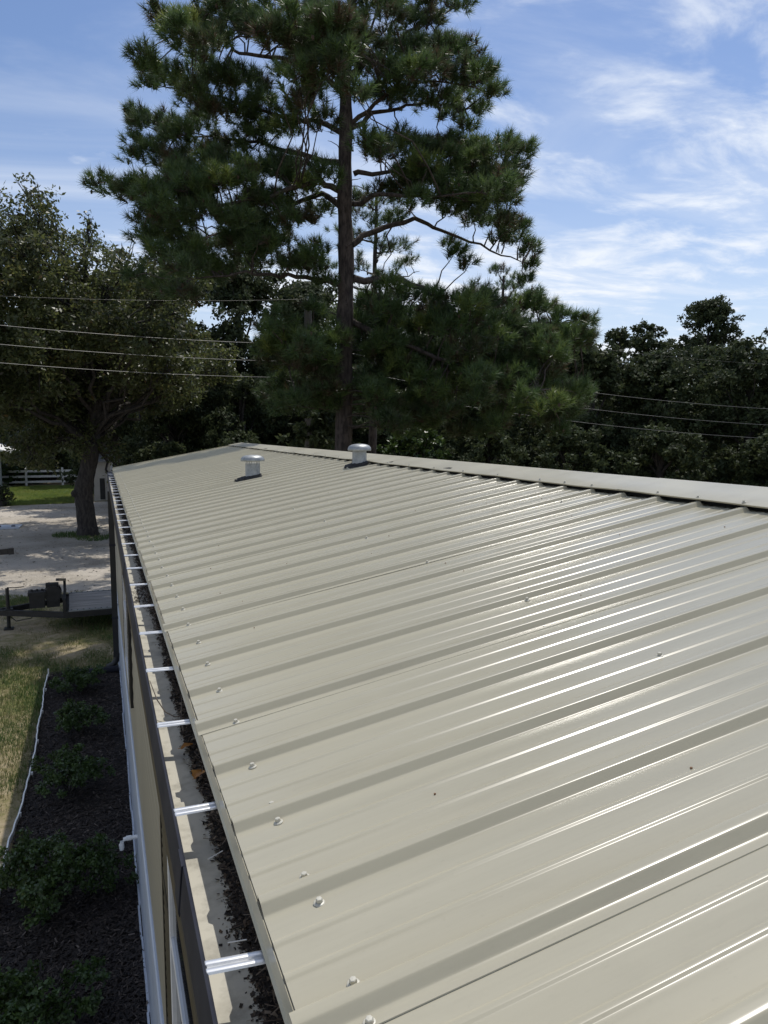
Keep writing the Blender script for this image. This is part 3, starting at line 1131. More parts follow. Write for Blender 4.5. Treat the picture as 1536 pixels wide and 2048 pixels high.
blades(150000, (-3.4, .6), (5.5, 18.4), .02, .07, .008, 31, M['grass_blade'], 'patchy_grass', 'thin patchy yellow green grass beside the mulch bed and trailer', -.3, keep_out, -.02)
blades(60000, (-9.5, -1.5), (41.0, 54.6), .05, .10, .03, 32, M['lawn_blade'], 'lawn_grass', 'bright green sunlit lawn in front of the white fence', -3)

blades(9000, (-2.6, 1.4), (26.2, 30.2), .04, .11, .02, 33, M['grass_blade'], 'oak_foot_grass', 'thin dark grass around the foot of the oak', -.3, lambda x, y: np.hypot(x + .5, (y - 28.2) * .8) > 1.7 * (.6 + .4 * np.sin(x * 3.1) * np.cos(y * 2.2)), .25)
rr = np.random.default_rng(55)
n = 1800
px, py = rr.uniform(-6, 1.2, n), rr.uniform(18.4, 40, n)
V = chips(px, py, np.full(n, GROUND + .012) + rr.uniform(0, .01, n), .025, .075, (.3, .7), rr, .25)
tag(link('drive_litter', soup('drive_litter', V, 4, M['debris'], rr.uniform(.3, 1, n))), 'fallen leaves and bits scattered over the gravel drive', 'leaf litter', kind='stuff')

# ------------------------------------------------------------------ leafy plants
UP = np.array([0, 0, 1.0])


def unit(v):
    return v / np.maximum(np.linalg.norm(v, axis=-1, keepdims=True), 1e-9)


def leaf_quads(P, Nrm, size, r, asp=.5):
    """pointed four-cornered blades at P facing Nrm"""
    n = len(P)
    t = unit(np.cross(Nrm, r.normal(0, 1, (n, 3))))
    s = np.cross(Nrm, t)
    ln = size * r.uniform(.65, 1.35, n)
    t = t * ln[:, None]
    s = s * (ln * asp * .5)[:, None]
    return np.stack([P, P + t * .45 + s, P + t, P + t * .45 - s], 1)


def lobe_leaves(lobes, per_m2, size, r, shell=.55, asp=.5, clump=.0, ncl=14):
    """leaves through a set of lobes (x,y,z,r[,squash]); clumped so that gaps stay between"""
    Ps, Ns, Ts = [], [], []
    for lb in lobes:
        x, y, z, rad = lb[:4]
        sq = lb[4] if len(lb) > 4 else .85
        n = max(12, int(per_m2 * 4 * math.pi * rad * rad * .8))
        k = max(4, int(ncl * rad * rad) + 4)
        cd = unit(r.normal(0, 1, (k, 3)))
        cr = rad * r.uniform(shell, 1.0, k) ** .7
        cc = cd * cr[:, None]
        ct = r.uniform(-.22, .22, k)
        idx = r.integers(0, k, n)
        sp = clump if clump else rad * .28
        off = unit(r.normal(0, 1, (n, 3))) * (sp * r.uniform(.1, 1, n) ** .6)[:, None]
        p = cc[idx] + off
        p[:, 2] *= sq
        nr = unit(unit(p) * .6 + r.normal(0, .75, (n, 3)) + UP * .35)
        Ps.append(p + np.array([x, y, z]))
        Ns.append(nr)
        Ts.append(np.clip(.45 + ct[idx] + r.normal(0, .16, n), 0, 1))
    P, Nn, T = np.concatenate(Ps), np.concatenate(Ns), np.concatenate(Ts)
    return leaf_quads(P, Nn, size, r, asp), T


def limb(b, a, c, r0, r1, rng, bend=.12, n=5, k=6):
    a, c = Vector(a), Vector(c)
    d = (c - a).length
    pts = []
    for i in range(n + 1):
        t = i / n
        p = a.lerp(c, t)
        s_ = math.sin(math.pi * t) * bend * d
        p += Vector((rng.uniform(-1, 1), rng.uniform(-1, 1), rng.uniform(-.2, 1))) * s_ * .5
        pts.append(p)
    b.tube(pts, [r0 + (r1 - r0) * i / n for i in range(n + 1)], k)


def bush(x, y, rad, h, label, seed):
    r = np.random.default_rng(seed)
    o = empty('bush', (x, y, GROUND), label=label, cat='bush', group='low bushes in the mulch bed')
    lob = []
    for k in range(16):
        a = r.uniform(0, 6.28)
        d = rad * r.uniform(.10, .68)
        lob.append((d * math.cos(a), d * math.sin(a) * 1.1, h * r.uniform(.35, .72), rad * r.uniform(.26, .42), .75))
    V, T = lobe_leaves(lob, 1500, .030, r, .30, .6, 0, 110)
    V[:, :, 2] = np.maximum(V[:, :, 2], .01)
    link('foliage', soup('foliage', V, 4, M['bush_leaf'], T), o)
    b = MB()
    rg = random.Random(seed)
    for k in range(8):
        a = rg.uniform(0, 6.28)
        limb(b, (0, 0, 0), (rad * .5 * math.cos(a), rad * .5 * math.sin(a), h * .6), .010, .004, rg, n=3, k=5)
    b.build('stems', M['oak_bark'], o)


bush(-.56, 11.1, .42, .42, 'low dark bush in the mulch bed farthest from the camera, by the drain pipe', 1)
bush(-.53, 9.55, .40, .44, 'low bush in the mulch bed, second from the far end', 2)
bush(-.60, 7.95, .46, .48, 'rounded bush in the middle of the mulch bed', 3)
bush(-.60, 6.15, .62, .52, 'wide sprawling bush in the mulch bed below the white pipe elbow', 4)
bush(-.66, 4.72, .46, .50, 'bush at the near end of the mulch bed, cut by the picture edge', 5)

# ------------------------------------------------------------------ fence, garage, white house
fr = empty('white_fence', (-2.6, 55.3, GROUND), label='white three-rail fence along the back of the lawn', cat='fence')
for i in range(-9, 4):
    b = MB()
    b.box(i * 2.2 - .065, i * 2.2 + .065, -.065, .065, 0, 1.12)
    b.add([(i * 2.2 - .08, -.08, 1.12), (i * 2.2 + .08, -.08, 1.12), (i * 2.2 + .08, .08, 1.12), (i * 2.2 - .08, .08, 1.12), (i * 2.2, 0, 1.19)], [(0, 1, 4), (1, 2, 4), (2, 3, 4), (3, 0, 4)])
    b.build('post', M['fence'], fr)
    if i < 3:
        for z in (.25, .60, .95):
            b = MB()
            b.box(i * 2.2 + .067, i * 2.2 + 2.133, -.02, .02, z - .07, z + .07)
            b.build('rail', M['fence'], fr)

gr = empty('garage', (-.55, 42.3, GROUND), label='small beige lap-sided shed half hidden behind the oak trunk', cat='shed')
b = MB()
b.box(0, 5, 0.02, 4, 0, 2.1)
gw = b.build('wall', M['house_tan'], gr)
for k in range(13):
    b = MB()
    b.add([(-.012, -.012, k * .16), (5, -.012, k * .16), (5, .012, k * .16 + .16), (-.012, .012, k * .16 + .16), (-.012, .02, k * .16), (5, .02, k * .16)], [(0, 1, 2, 3), (0, 4, 5, 1)])
    b.build('siding_plank', M['house_tan'], gw)
b = MB()
b.box(.28, .52, -.03, .02, .05, 1.15)
b.build('vent_door', M['shutter'], gr)
b = MB()
b.box(.83, .95, -.035, .02, 0, 2.05)
b.build('corner_trim', M['white'], gr)
b = MB()
b.add([(-.2, -.25, 2.05), (5.2, -.25, 2.05), (5.2, 2.0, 2.75), (-.2, 2.0, 2.75), (5.2, 4.25, 2.05), (-.2, 4.25, 2.05), (-.2, -.25, 1.98), (5.2, -.25, 1.98)], [(0, 1, 2, 3), (3, 2, 4, 5), (6, 7, 1, 0)])
b.build('roof', M['roof_shingle'], gr)

wh = empty('white_house', (-9.9, 48.5, GROUND), label='white house at the left edge, only its eave corner in view', cat='house')
b = MB()
b.box(0, 3.75, 0, 6, 0, 2.45)
b.build('wall', M['house_white'], wh)
b = MB()
b.add([(-.3, -.4, 4.3), (4.85, -.4, 2.40), (4.85, 6.4, 2.40), (-.3, 6.4, 4.3), (-.3, -.4, 4.18), (4.85, -.4, 2.28), (4.85, 6.4, 2.28), (-.3, 6.4, 4.18)], [(0, 1, 2, 3), (4, 7, 6, 5), (0, 4, 5, 1), (1, 5, 6, 2), (2, 6, 7, 3), (3, 7, 4, 0)])
b.build('roof', M['house_white'], wh)
b = MB()
b.box(4.852, 4.96, -.4, 6.4, 2.26, 2.37)
b.build('gutter', M['white'], wh)
b = MB()
b.box(2.6, 3.6, -.03, .02, .9, 2.1)
wo = b.build('window', M['white'], wh)
b = MB()
b.box(2.68, 3.52, -.04, -.031, .98, 2.02)
b.build('pane', M['glass'], wo)

# ------------------------------------------------------------------ pole and wires
POLE = Vector((6.40, 25.15, 0))
up = empty('utility_pole', (POLE.x, POLE.y, GROUND), label='weathered wooden utility pole behind the big pine', cat='utility pole')
b = MB()
b.tube([(0, 0, -.2), (0, 0, 4), (0, 0, 7.85)], [.16, .14, .115], 14)
b.build('shaft', M['pole'], up, 40)
for z in (6.42, 5.86, 5.34):
    b = MB()
    b.tube([(-.11, -.10, z), (-.11, -.17, z)], .03, 8)
    b.tube([(-.11, -.17, z - .05), (-.11, -.17, z + .05)], .035, 8)
    b.build('insulator', M['pvc'], up)
b = MB()
b.box(-.03, .03, -.15, .15, 7.6, 7.66)
b.tube([(0, 0, 7.85), (0, 0, 7.98)], .03, 8)
b.build('top_bracket', M['galv'], up)
wire_lab = ['uppermost thin overhead wire crossing the trees at the pole top', 'upper of the three pale overhead wires', 'middle of the three pale overhead wires', 'lowest of the three pale overhead wires']


def cable(name, pts3, rad, label):
    b = MB()
    (a, p, c) = [Vector(q) for q in pts3]
    pts = []
    for i in range(25):
        t = i / 24
        q = a.lerp(p, t)
        q.z -= .25 * 4 * t * (1 - t)
        pts.append(q)
    for i in range(1, 31):
        t = i / 30
        q = p.lerp(c, t)
        q.z -= 1.1 * 4 * t * (1 - t)
        pts.append(q)
    b.tube(pts, rad, 5)
    tag(b.build(name, M['wire'], None, 60), label, 'wire', 'overhead wires')


dl = Vector((-8.86, -3.27, 0))
for i, (zl, zp, zr) in enumerate([(4.05, 4.92, 3.6), (3.05, 3.47, 1.75), (2.58, 2.91, 1.1), (2.12, 2.39, .6)]):
    a = POLE + dl * 1.7 + Vector((-.11, -.17, 0))
    p = POLE + Vector((-.11, -.17, 0))
    c = POLE + Vector((17.38, -2.47, 0)) * 1.9
    cable('overhead_wire', ((a.x, a.y, zl + (zl - zp) * .7 + (.8 if i else .3)), (p.x, p.y, zp), (c.x, c.y, zr)), (.0062 if i else .0022), wire_lab[i])
# ------------------------------------------------------------------ the big pine
# clump centres measured in the tree's own plane: metres to the right of the trunk, metres up, clump radius
PINE_CLUMPS = [(-4.3,10.5,0.28),(-4.16,10.23,0.32),(-3.76,10.24,0.36),(-3.35,10.14,0.38),(-4,9.9,0.32),(-3,9.86,0.36),(-3.54,9.68,0.38),(-2.7,10.54,0.38),(-2.17,10.28,0.41),(-2.53,10.1,0.38),(-1.82,10.45,0.38),(-3.11,10.53,0.36),(-1.12,9.86,0.38),(-1.12,9.57,0.28),(-3.33,11.08,0.38),(-2.39,11.1,0.43),(-1.45,11.08,0.43),(-4.71,9.54,0.28),(-4.54,9.21,0.36),(-4.14,9.05,0.38),(-3.73,8.95,0.41),(-4.67,8.81,0.25),(-3.37,9.29,0.38),(-3.03,8.91,0.41),(-2.55,9.09,0.41),(-2.08,8.87,0.38),(-3.63,8.5,0.38),(-4.93,8.19,0.28),(-4.7,8.02,0.38),(-4.23,8.03,0.41),(-5.01,7.56,0.25),(-4.6,7.45,0.38),(-4.01,7.58,0.46),(-3.4,7.93,0.46),(-2.92,8.28,0.43),(-2.45,8.18,0.43),(-1.97,8.42,0.41),(-2.82,7.48,0.48),(-3.54,7.13,0.48),(-4.26,7,0.41),(-2.1,7.61,0.48),(-1.5,7.85,0.43),(-1.01,8.44,0.38),(-0.77,8.61,0.36),(-1.51,7.04,0.43),(-5.87,6.57,0.3),(-5.52,6.4,0.3),(-5.11,6.46,0.33),(-4.63,6.41,0.41),(-4.1,6.31,0.43),(-3.56,6.43,0.46),(-2.96,6.56,0.46),(-2.36,6.8,0.43),(-4.65,5.83,0.38),(-4.06,5.72,0.46),(-3.34,5.85,0.48),(-2.74,5.74,0.48),(-2.01,6.1,0.46),(-1.52,6.23,0.41),(-1.17,5.76,0.41),(-4.31,5.31,0.36),(-3.47,5.14,0.43),(-2.87,5.03,0.41),(-2.26,5.28,0.43),(-1.66,5.16,0.38),(-3.73,4.55,0.38),(-3.13,4.55,0.41),(-4.46,4.18,0.33),(-3.99,3.95,0.38),(-0.55,6.94,0.36),(-1.03,6.59,0.36),(-0.55,6.01,0.33),(-0.75,5.06,0.36),(-0.93,4.7,0.38),(-0.45,4.34,0.28),(-0.75,10.59,0.38),(-0.28,10.49,0.36),(-0.4,10.15,0.3),(0.44,10.63,0.36),(0.2,10.17,0.33),(-1.11,10.14,0.38),(0.67,9.96,0.36),(0.19,9.49,0.38),(0.67,9.39,0.41),(-0.04,9.82,0.32),(0.91,10.64,0.38),(1.39,10.54,0.36),(-0.51,11.27,0.43),(0.44,11.3,0.46),(1.39,11.32,0.43),(1.99,10.67,0.38),(2.47,10.79,0.32),(2.96,10.8,0.28),(1.75,10.38,0.3),(2.23,10.45,0.28),(2.23,11.29,0.41),(1.27,9.74,0.38),(1.76,9.81,0.41),(2.24,9.88,0.38),(2.6,9.78,0.38),(2.91,9.84,0.33),(3.21,9.56,0.3),(1.15,9.29,0.43),(1.64,9.18,0.43),(2.24,9.2,0.46),(2.85,9.21,0.43),(3.28,9.1,0.36),(3.65,8.77,0.28),(3.83,8.89,0.23),(1.03,8.83,0.41),(1.76,8.61,0.38),(2.37,8.62,0.43),(2.98,8.64,0.41),(3.35,8.41,0.3),(2.68,8.23,0.33),(3.11,8.06,0.28),(1.4,7.68,0.38),(0.91,7.55,0.36),(1.89,7.57,0.38),(2.38,7.35,0.43),(2.87,7.47,0.41),(3.36,7.48,0.41),(3.86,7.49,0.38),(4.29,7.5,0.33),(4.53,7.62,0.2),(2.63,6.88,0.46),(3.25,6.89,0.46),(3.87,6.9,0.43),(4.24,7.02,0.33),(2.14,6.75,0.41),(1.65,6.98,0.36),(3.62,6.42,0.43),(4,6.31,0.36),(3.01,6.3,0.43),(2.39,6.29,0.38),(1.4,6.51,0.33),(0.91,6.5,0.3),(1.89,6.28,0.33),(1.28,5.8,0.3),(4.13,5.71,0.36),(4.39,5.36,0.33),(3.76,5.83,0.38),(3.26,5.82,0.36),(4.65,5.12,0.28),(4.72,4.76,0.25),(4.54,4.39,0.25),(3.89,5.35,0.3),(2.77,5.04,0.28),(3.15,4.8,0.23),(2.64,5.28,0.23),(4.8,5.24,0.18),(1.66,4,0.28),(0.91,3.75,0.33),(2.28,3.88,0.36),(2.91,3.77,0.41),(3.41,3.89,0.36),(3.92,3.78,0.38),(4.55,3.78,0.38),(5.06,3.66,0.38),(5.57,3.48,0.33),(6.02,3.42,0.28),(6.28,3.43,0.2),(2.66,3.28,0.43),(3.42,3.28,0.46),(4.18,3.29,0.46),(4.94,3.17,0.43),(5.58,3.05,0.36),(1.91,3.15,0.43),(1.28,3.27,0.41),(0.91,2.65,0.43),(1.66,2.41,0.46),(2.42,2.54,0.46),(3.17,2.66,0.46),(3.93,2.67,0.46),(4.7,2.55,0.43),(5.21,2.43,0.38),(2.04,1.67,0.43),(2.93,1.92,0.43),(3.69,1.92,0.43),(4.46,1.92,0.43),(5.1,1.8,0.38),(5.37,1.3,0.33),(4.59,1.42,0.36),(3.44,1.42,0.36),(2.3,1.04,0.36),(-1.57,2.76,0.41),(-1.08,2.89,0.43),(-0.58,2.64,0.43),(-0.33,3.01,0.38),(-1.21,2.27,0.43),(-0.59,2.03,0.46),(-1.56,3.37,0.36),(-0.84,1.54,0.38),(-0.47,1.29,0.36),(0.66,3.38,0.38),(0.66,1.91,0.38)]
PINE_LIMBS = [[(0.11,8.63),(-0.53,9.16),(-1.48,9.47),(-2.42,9.6),(-2.89,9.92),(-3.47,10.08)],[(0.06,7.77),(-0.54,8.05),(-1.26,8.09),(-1.73,8.29),(-2.68,8.52),(-3.62,8.72)],[(0.03,6.43),(-0.55,6.69),(-1.03,6.59),(-2.01,6.22),(-3.21,6.09),(-5.11,6.35)],[(0.06,7.07),(-1.03,7.29),(-2.22,7.61),(-4.0,7.69)],[(0.03,6.02),(-0.55,6.38),(-1.53,5.99),(-2.5,5.63),(-3.47,5.26)],[(0.05,4.17),(-0.94,4.43),(-1.79,4.43),(-2.52,4.5),(-3.74,4.31)],[(0.19,7.94),(0.67,8.36),(1.28,8.83),(2.0,9.08),(2.98,8.98)],[(0.21,7.86),(0.73,8.27),(1.4,8.44),(2.13,8.53),(2.98,8.41)],[(0.24,6.88),(0.91,6.89),(2.26,6.93),(3.86,7.02)],[(0.23,5.19),(0.79,5.58),(1.77,5.8),(2.39,5.57),(3.39,5.23),(4.46,4.82)],[(0.24,6.14),(0.91,6.38),(2.14,6.34),(3.38,6.48)],[(0.23,4.35),(1.41,4.36),(2.15,4.07),(2.91,3.4),(3.92,3.22),(5.96,3.4)],[(0.23,3.38),(1.41,2.78),(3.31,2.17),(4.97,1.68)],[(0.02,3.26),(-0.58,2.77),(-1.33,2.52)],[(0.07,8.92),(-0.34,9.82),(-0.61,10.6),(-0.86,11.26)],[(0.23,9.04),(0.73,10.18),(1.09,11.2)],[(0.22,9.15),(0.91,9.73),(1.75,10.27),(2.71,10.74)]]
PINE = Vector((5.59, 18.62, 0))
PAZ = R(17.23)
PE = Vector((math.cos(PAZ), -math.sin(PAZ), 0))
PN = Vector((math.sin(PAZ), math.cos(PAZ), 0))


def tufts(P, A, r, length, needles, w, tint):
    """starburst bunches of needles: P tip, A shoot direction"""
    n = len(P)
    P = np.repeat(P, needles, 0)
    A = np.repeat(A, needles, 0)
    T = np.repeat(tint, needles)
    m = len(P)
    perp = unit(np.cross(A, r.normal(0, 1, (m, 3))))
    ph = np.abs(r.normal(.75, .42, m))
    d = A * np.cos(ph)[:, None] + perp * np.sin(ph)[:, None]
    d[:, 2] -= .10 * np.sin(ph)
    d = unit(d)
    base = P - A * (r.uniform(0, 1, m) * length * .75)[:, None]
    ln = length * r.uniform(.7, 1.15, m)
    s = unit(np.cross(d, r.normal(0, 1, (m, 3)))) * (w / 2)
    tip = base + d * ln[:, None]
    V = np.stack([base - s, base + s, tip], 1)
    return V, np.clip(T + r.normal(0, .07, m), 0, 1)


def nearest_on(lines, p):
    best = None
    for li, l in enumerate(lines):
        for a, c in zip(l, l[1:]):
            ab = c - a
            t = max(0, min(1, (p - a).dot(ab) / max(ab.length_squared, 1e-9)))
            q = a + ab * t
            d = (p - q).length
            if best is None or d < best[0]:
                best = (d, q, li)
    return best


def make_pine(root, limbs3, clumps3, trunk, seed, tuft_len, needles, per, nw, bark):
    r = np.random.default_rng(seed)
    rg = random.Random(seed)
    tb = MB()
    tp = [Vector(t[:3]) for t in trunk]
    # densify the stem so that it is not perfectly straight
    pts, rad = [], []
    for i in range(len(tp) - 1):
        for k in range(6):
            t = k / 6
            p = tp[i].lerp(tp[i + 1], t)
            p += Vector((math.sin(p.z * 1.7) * .018, math.cos(p.z * 1.3) * .018, 0))
            pts.append(p)
            rad.append((trunk[i][3] + (trunk[i + 1][3] - trunk[i][3]) * t) * (1 + .05 * math.sin(p.z * 4.1) + .03 * rg.uniform(-1, 1)))
    pts.append(tp[-1])
    rad.append(trunk[-1][3])
    tb.tube(pts, rad, 18)
    # plated bark: rough the surface
    tb.v = [(v[0] + rg.uniform(-.012, .012), v[1] + rg.uniform(-.012, .012), v[2]) for v in tb.v]
    tb.build('trunk', bark, root, 70)
    for l in limbs3:
        b = MB()
        n = len(l)
        q, rd = [], []
        base_r = .03 + .0105 * sum((c - a).length for a, c in zip(l, l[1:]))
        for i in range(n - 1):
            for k in range(4):
                t = k / 4
                p = l[i].lerp(l[i + 1], t) + Vector((rg.uniform(-1, 1), rg.uniform(-1, 1), rg.uniform(-1, 1))) * .05
                q.append(p)
                rd.append(base_r * (1 - .82 * (i + t) / (n - 1)))
        q.append(l[-1])
        rd.append(base_r * .15)
        b.tube(q, rd, 8)
        b.build('limb', bark, root, 60)
    tw = MB()
    for k in range(26):                     # broken dead stubs on the stem
        t = rg.uniform(.25, .8)
        i = min(len(pts) - 2, int(t * (len(pts) - 1)))
        a = rg.uniform(0, 6.28)
        q = pts[i]
        ln_ = rg.uniform(.25, .8)
        limb(tw, q, q + Vector((math.cos(a) * ln_, math.sin(a) * ln_, rg.uniform(-.15, .2))), .016, .005, rg, .2, 4, 5)
    P, A, T = [], [], []
    cones = []
    for (c, rad_) in clumps3:
        d, q, li = nearest_on(limbs3 + [tp], c)
        limb(tw, q, c, .022 if d > .5 else .014, .008, rg, .14, 4, 5)
        k = max(6, int(per * (rad_ / .4) ** 1.6))
        ctint = rg.gauss(.42, .16)
        outward = (c - Vector((tp[0].x, tp[0].y, c.z)))
        outward = outward.normalized() if outward.length > .3 else Vector((0, 0, 1))
        for i in range(k):
            v = Vector((rg.gauss(0, 1), rg.gauss(0, 1), rg.gauss(0, 1))).normalized()
            if v.z < -.35:
                v.z *= -.5
                v.normalize()
            rr_ = rad_ * rg.uniform(.25, 1.0) ** .6
            p = c + Vector((v.x * rr_ * 1.1, v.y * rr_ * 1.1, v.z * rr_ * .9))
            ax = (v * .55 + outward * .45 + Vector((0, 0, .75))).normalized()
            P.append(p)
            A.append(ax)
            T.append(min(1, max(0, rg.gauss(ctint, .13))) if rg.random() > .05 else .02)
            if i % 4 == 0:
                tw.tube([c + (p - c) * .1 - Vector((0, 0, .04)), c.lerp(p, .6) - Vector((0, 0, .03)), p], [.008, .006, .004], 4, False)
            if rg.random() < .035:
                cones.append(p - Vector((0, 0, .08)))
    P, A, T = np.array(P), np.array(A), np.array(T)
    V, TT = tufts(P, A, r, tuft_len, needles, nw, T)
    link('needles', soup('needles', V, 3, M['needle'], TT), root)
    tag(tw.build('twigs', bark, root), kind='stuff')
    if cones:
        b = MB()
        for p in cones:
            s_ = rg.uniform(.035, .05)
            b.lathe([(.004, s_ * .9), (s_ * .5, s_ * .7), (s_ * .75, 0), (s_ * .5, -s_ * .9), (.004, -s_ * 1.4)], 6, Matrix.Translation(p))
        tag(b.build('cones', M['cone'], root), kind='stuff')


rg = random.Random(40)
pine = empty('pine_tree', (0, 0, 0), label='tall long-needled pine with bare reddish trunk right behind the roof ridge', cat='tree')
pine.location = (0, 0, 0)


def pp(u, v, z):
    # boughs reaching forward hang lower and nearer the stem than those reaching back
    k = 1 + v / 19.5
    u, z = u * k, .654 + (z - .654) * k
    return PINE + PE * u + PN * v + Vector((0, 0, z))


limb_v = [-1.2, .9, -2.0, 1.6, 2.6, -1.4, -1.0, 1.2, -.6, 1.4, -2.4, .6, -1.8, -1.2, .8, -.6, 1.0]
limbs3 = []
for l, ve in zip(PINE_LIMBS, limb_v):
    n = len(l) - 1
    limbs3.append([pp(u, ve * (i / n) ** 1.2, z) for i, (u, z) in enumerate(l)])
flat = [[Vector((u, z, 0)) for u, z in l] for l in PINE_LIMBS]
clumps3 = []
for (u, z, cr) in PINE_CLUMPS:
    d, q, li = nearest_on(flat, Vector((u, z, 0)))
    l = PINE_LIMBS[li]
    span = max(.3, max(abs(a[0] - l[0][0]) for a in l))
    fr_ = min(1, abs(u - l[0][0]) / span)
    v = limb_v[li] * fr_ ** 1.2 + rg.uniform(-1, 1) * (.35 + .9 * min(1, abs(u) / 3))
    clumps3.append((pp(u, v, z), cr * 1.12))
    if cr > .34:        # the dense left side is several boughs deep
        clumps3.append((pp(u + rg.uniform(-.3, .3), v + rg.choice((-1, 1)) * rg.uniform(.5, 1.5), z + rg.uniform(-.25, .25)), cr * .9))
# full lower left boughs
for k in range(46):
    u, z = rg.uniform(-5.1, -1.2), rg.uniform(4.3, 7.2)
    clumps3.append((pp(u, rg.uniform(-2.2, 2.6), z), rg.uniform(.34, .5)))
for k in range(14):
    clumps3.append((pp(rg.uniform(1.2, 4.6), rg.uniform(-1.5, 2.0), rg.uniform(6.4, 7.6)), rg.uniform(.32, .45)))
# low boughs: a sloping skirt of foliage right of the stem, a smaller one left
for k in range(105):
    u = rg.uniform(.5, 6.0)
    top = 4.15 - .17 * u
    clumps3.append((pp(u, rg.uniform(-1.8, 2.6), rg.uniform(max(.6, top - 3.4), top)), rg.uniform(.34, .5)))
for k in range(24):
    clumps3.append((pp(rg.uniform(-1.9, -.15), rg.uniform(-1.6, 1.8), rg.uniform(1.1, 3.0)), rg.uniform(.34, .48)))
# boughs towards and away from the viewer
for k in range(26):
    a = rg.choice((-1, 1)) * rg.uniform(.9, 3.0)
    z = rg.uniform(3.5, 11.5)
    clumps3.append((pp(rg.uniform(-1.6, 1.6), a, z), rg.uniform(.28, .42)))
for k in range(16):
    clumps3.append((pp(rg.uniform(-1.8, .4), rg.uniform(-4.3, -3.1), rg.uniform(8.7, 10.4)), rg.uniform(.34, .48)))
PT = [(-.02, .79, .215), (.04, 2.65, .205), (.07, 5.07, .19), (.06, 7.42, .165), (.07, 8.92, .14), (.2, 10.17, .085), (.26, 11.51, .06), (.3, 13.2, .03)]
trunk = [(*pp(-.03, 0, GROUND - .1), .30), (*pp(-.03, 0, GROUND + .5), .23)] + [(*pp(u, 0, z), r_) for u, z, r_ in PT]
make_pine(pine, limbs3, clumps3, trunk, 5, .235, 50, 25, .0145, M['pine_bark'])


def simple_pine(x, y, top, label, seed, bare, spread, n, tl_=.22, need=46, lean=.2):
    rg2 = random.Random(seed)
    o = empty('pine_tree', (0, 0, 0), label=label, cat='tree')
    b0 = Vector((x, y, GROUND))
    t3 = [(*(b0 + Vector((lean * t, 0, (top - GROUND) * t))), .16 * (1 - .85 * t) + .02) for t in (0, .3, .6, .85, 1)]
    ls, cs = [], []
    for k in range(n):
        t = bare + (1 - bare) * (k + .5) / n
        z = GROUND + (top - GROUND) * t
        a = k * 2.4 + rg2.uniform(-.4, .4)
        rad_ = spread * (1.05 - .75 * ((t - bare) / (1 - bare))) * rg2.uniform(.6, 1.1)
        s0 = b0 + Vector((lean * t, 0, z - GROUND))
        e0 = s0 + Vector((math.cos(a) * rad_, math.sin(a) * rad_, rad_ * .28))
        ls.append([s0, s0.lerp(e0, .5) + Vector((0, 0, -.05)), e0])
        for q in (1.0, .72, .5):
            cs.append((s0.lerp(e0, q) + Vector((rg2.uniform(-.3, .3), rg2.uniform(-.3, .3), rg2.uniform(.0, .35))), rg2.uniform(.32, .5)))
    make_pine(o, ls, cs, t3, seed, tl_, need, 11, .011, M['pine_bark'])


simple_pine(8.75, 25.6, 8.6, 'slim younger pine standing just right of and behind the tall pine', 14, .58, 2.3, 14)
simple_pine(17.0, 31.6, 7.6, 'distant pine crown showing through below the right pine boughs', 15, .5, 2.4, 13)

# ------------------------------------------------------------------ the oak by the drive
OAK_LOBES = [(-2.07,28.14,6.96,1.82),(-0.71,28.2,7.09,1.64),(0.2,28.2,6.35,1.37),(-1.55,28.17,5.1,2.0),(-3.0,28.06,5.78,2.0),(-4.16,27.92,4.9,2.18),(0.2,28.2,4.38,1.37),(-1.32,28.18,3.32,2.0),(-2.82,28.08,3.26,2.0),(-0.19,28.2,2.36,1.37),(-1.86,28.15,1.5,1.64),(-3.18,28.04,1.8,1.64),(-4.28,27.9,2.57,1.82),(-0.45,28.2,7.91,0.87),(-1.58,28.17,8.03,1.09),(-2.63,28.09,7.53,1.27),(0.7,28.19,7.21,0.76),(0.72,28.19,5.23,0.91),(-0.48,28.2,0.84,1.0),(-2.51,28.1,0.34,1.09),(0.83,28.18,3.73,0.82),(-0.27,28.2,8.49,0.4),(-1.49,28.17,8.51,0.46)]
oak = empty('oak_tree', (0, 0, 0), label='big oak with olive and rusty leaves and a thick crooked trunk by the gravel drive', cat='tree')
r = np.random.default_rng(77)
rgo = random.Random(9)
b = MB()
ot = [(-.68, 28.15, GROUND - .1, .52), (-.70, 28.15, GROUND + .35, .43), (-.74, 28.15, -2.0, .40), (-.80, 28.12, -1.45, .42), (-.66, 28.1, -.9, .37), (-.50, 28.1, -.2, .33), (-.36, 28.1, .8, .30), (-.25, 28.1, 2.2, .25), (-.35, 28.1, 3.8, .18), (-.6, 28.15, 5.5, .10)]
P_, R_ = [], []
for (a, c) in zip(ot, ot[1:]):
    for k in range(4):
        t = k / 4
        P_.append(tuple(a[i] + (c[i] - a[i]) * t for i in range(3)))
        R_.append((a[3] + (c[3] - a[3]) * t) * rgo.uniform(.70, .80))
b.tube(P_, R_, 20)
b.v = [(v[0] + rgo.uniform(-.02, .02), v[1] + rgo.uniform(-.02, .02), v[2]) for v in b.v]
b.lathe([(.001, -.12), (.13, -.06), (.16, .05), (.10, .14), (.001, .17)], 10, Matrix.Translation((-1.02, 28.0, -1.5)))
b.build('trunk', M['oak_bark'], oak, 70)
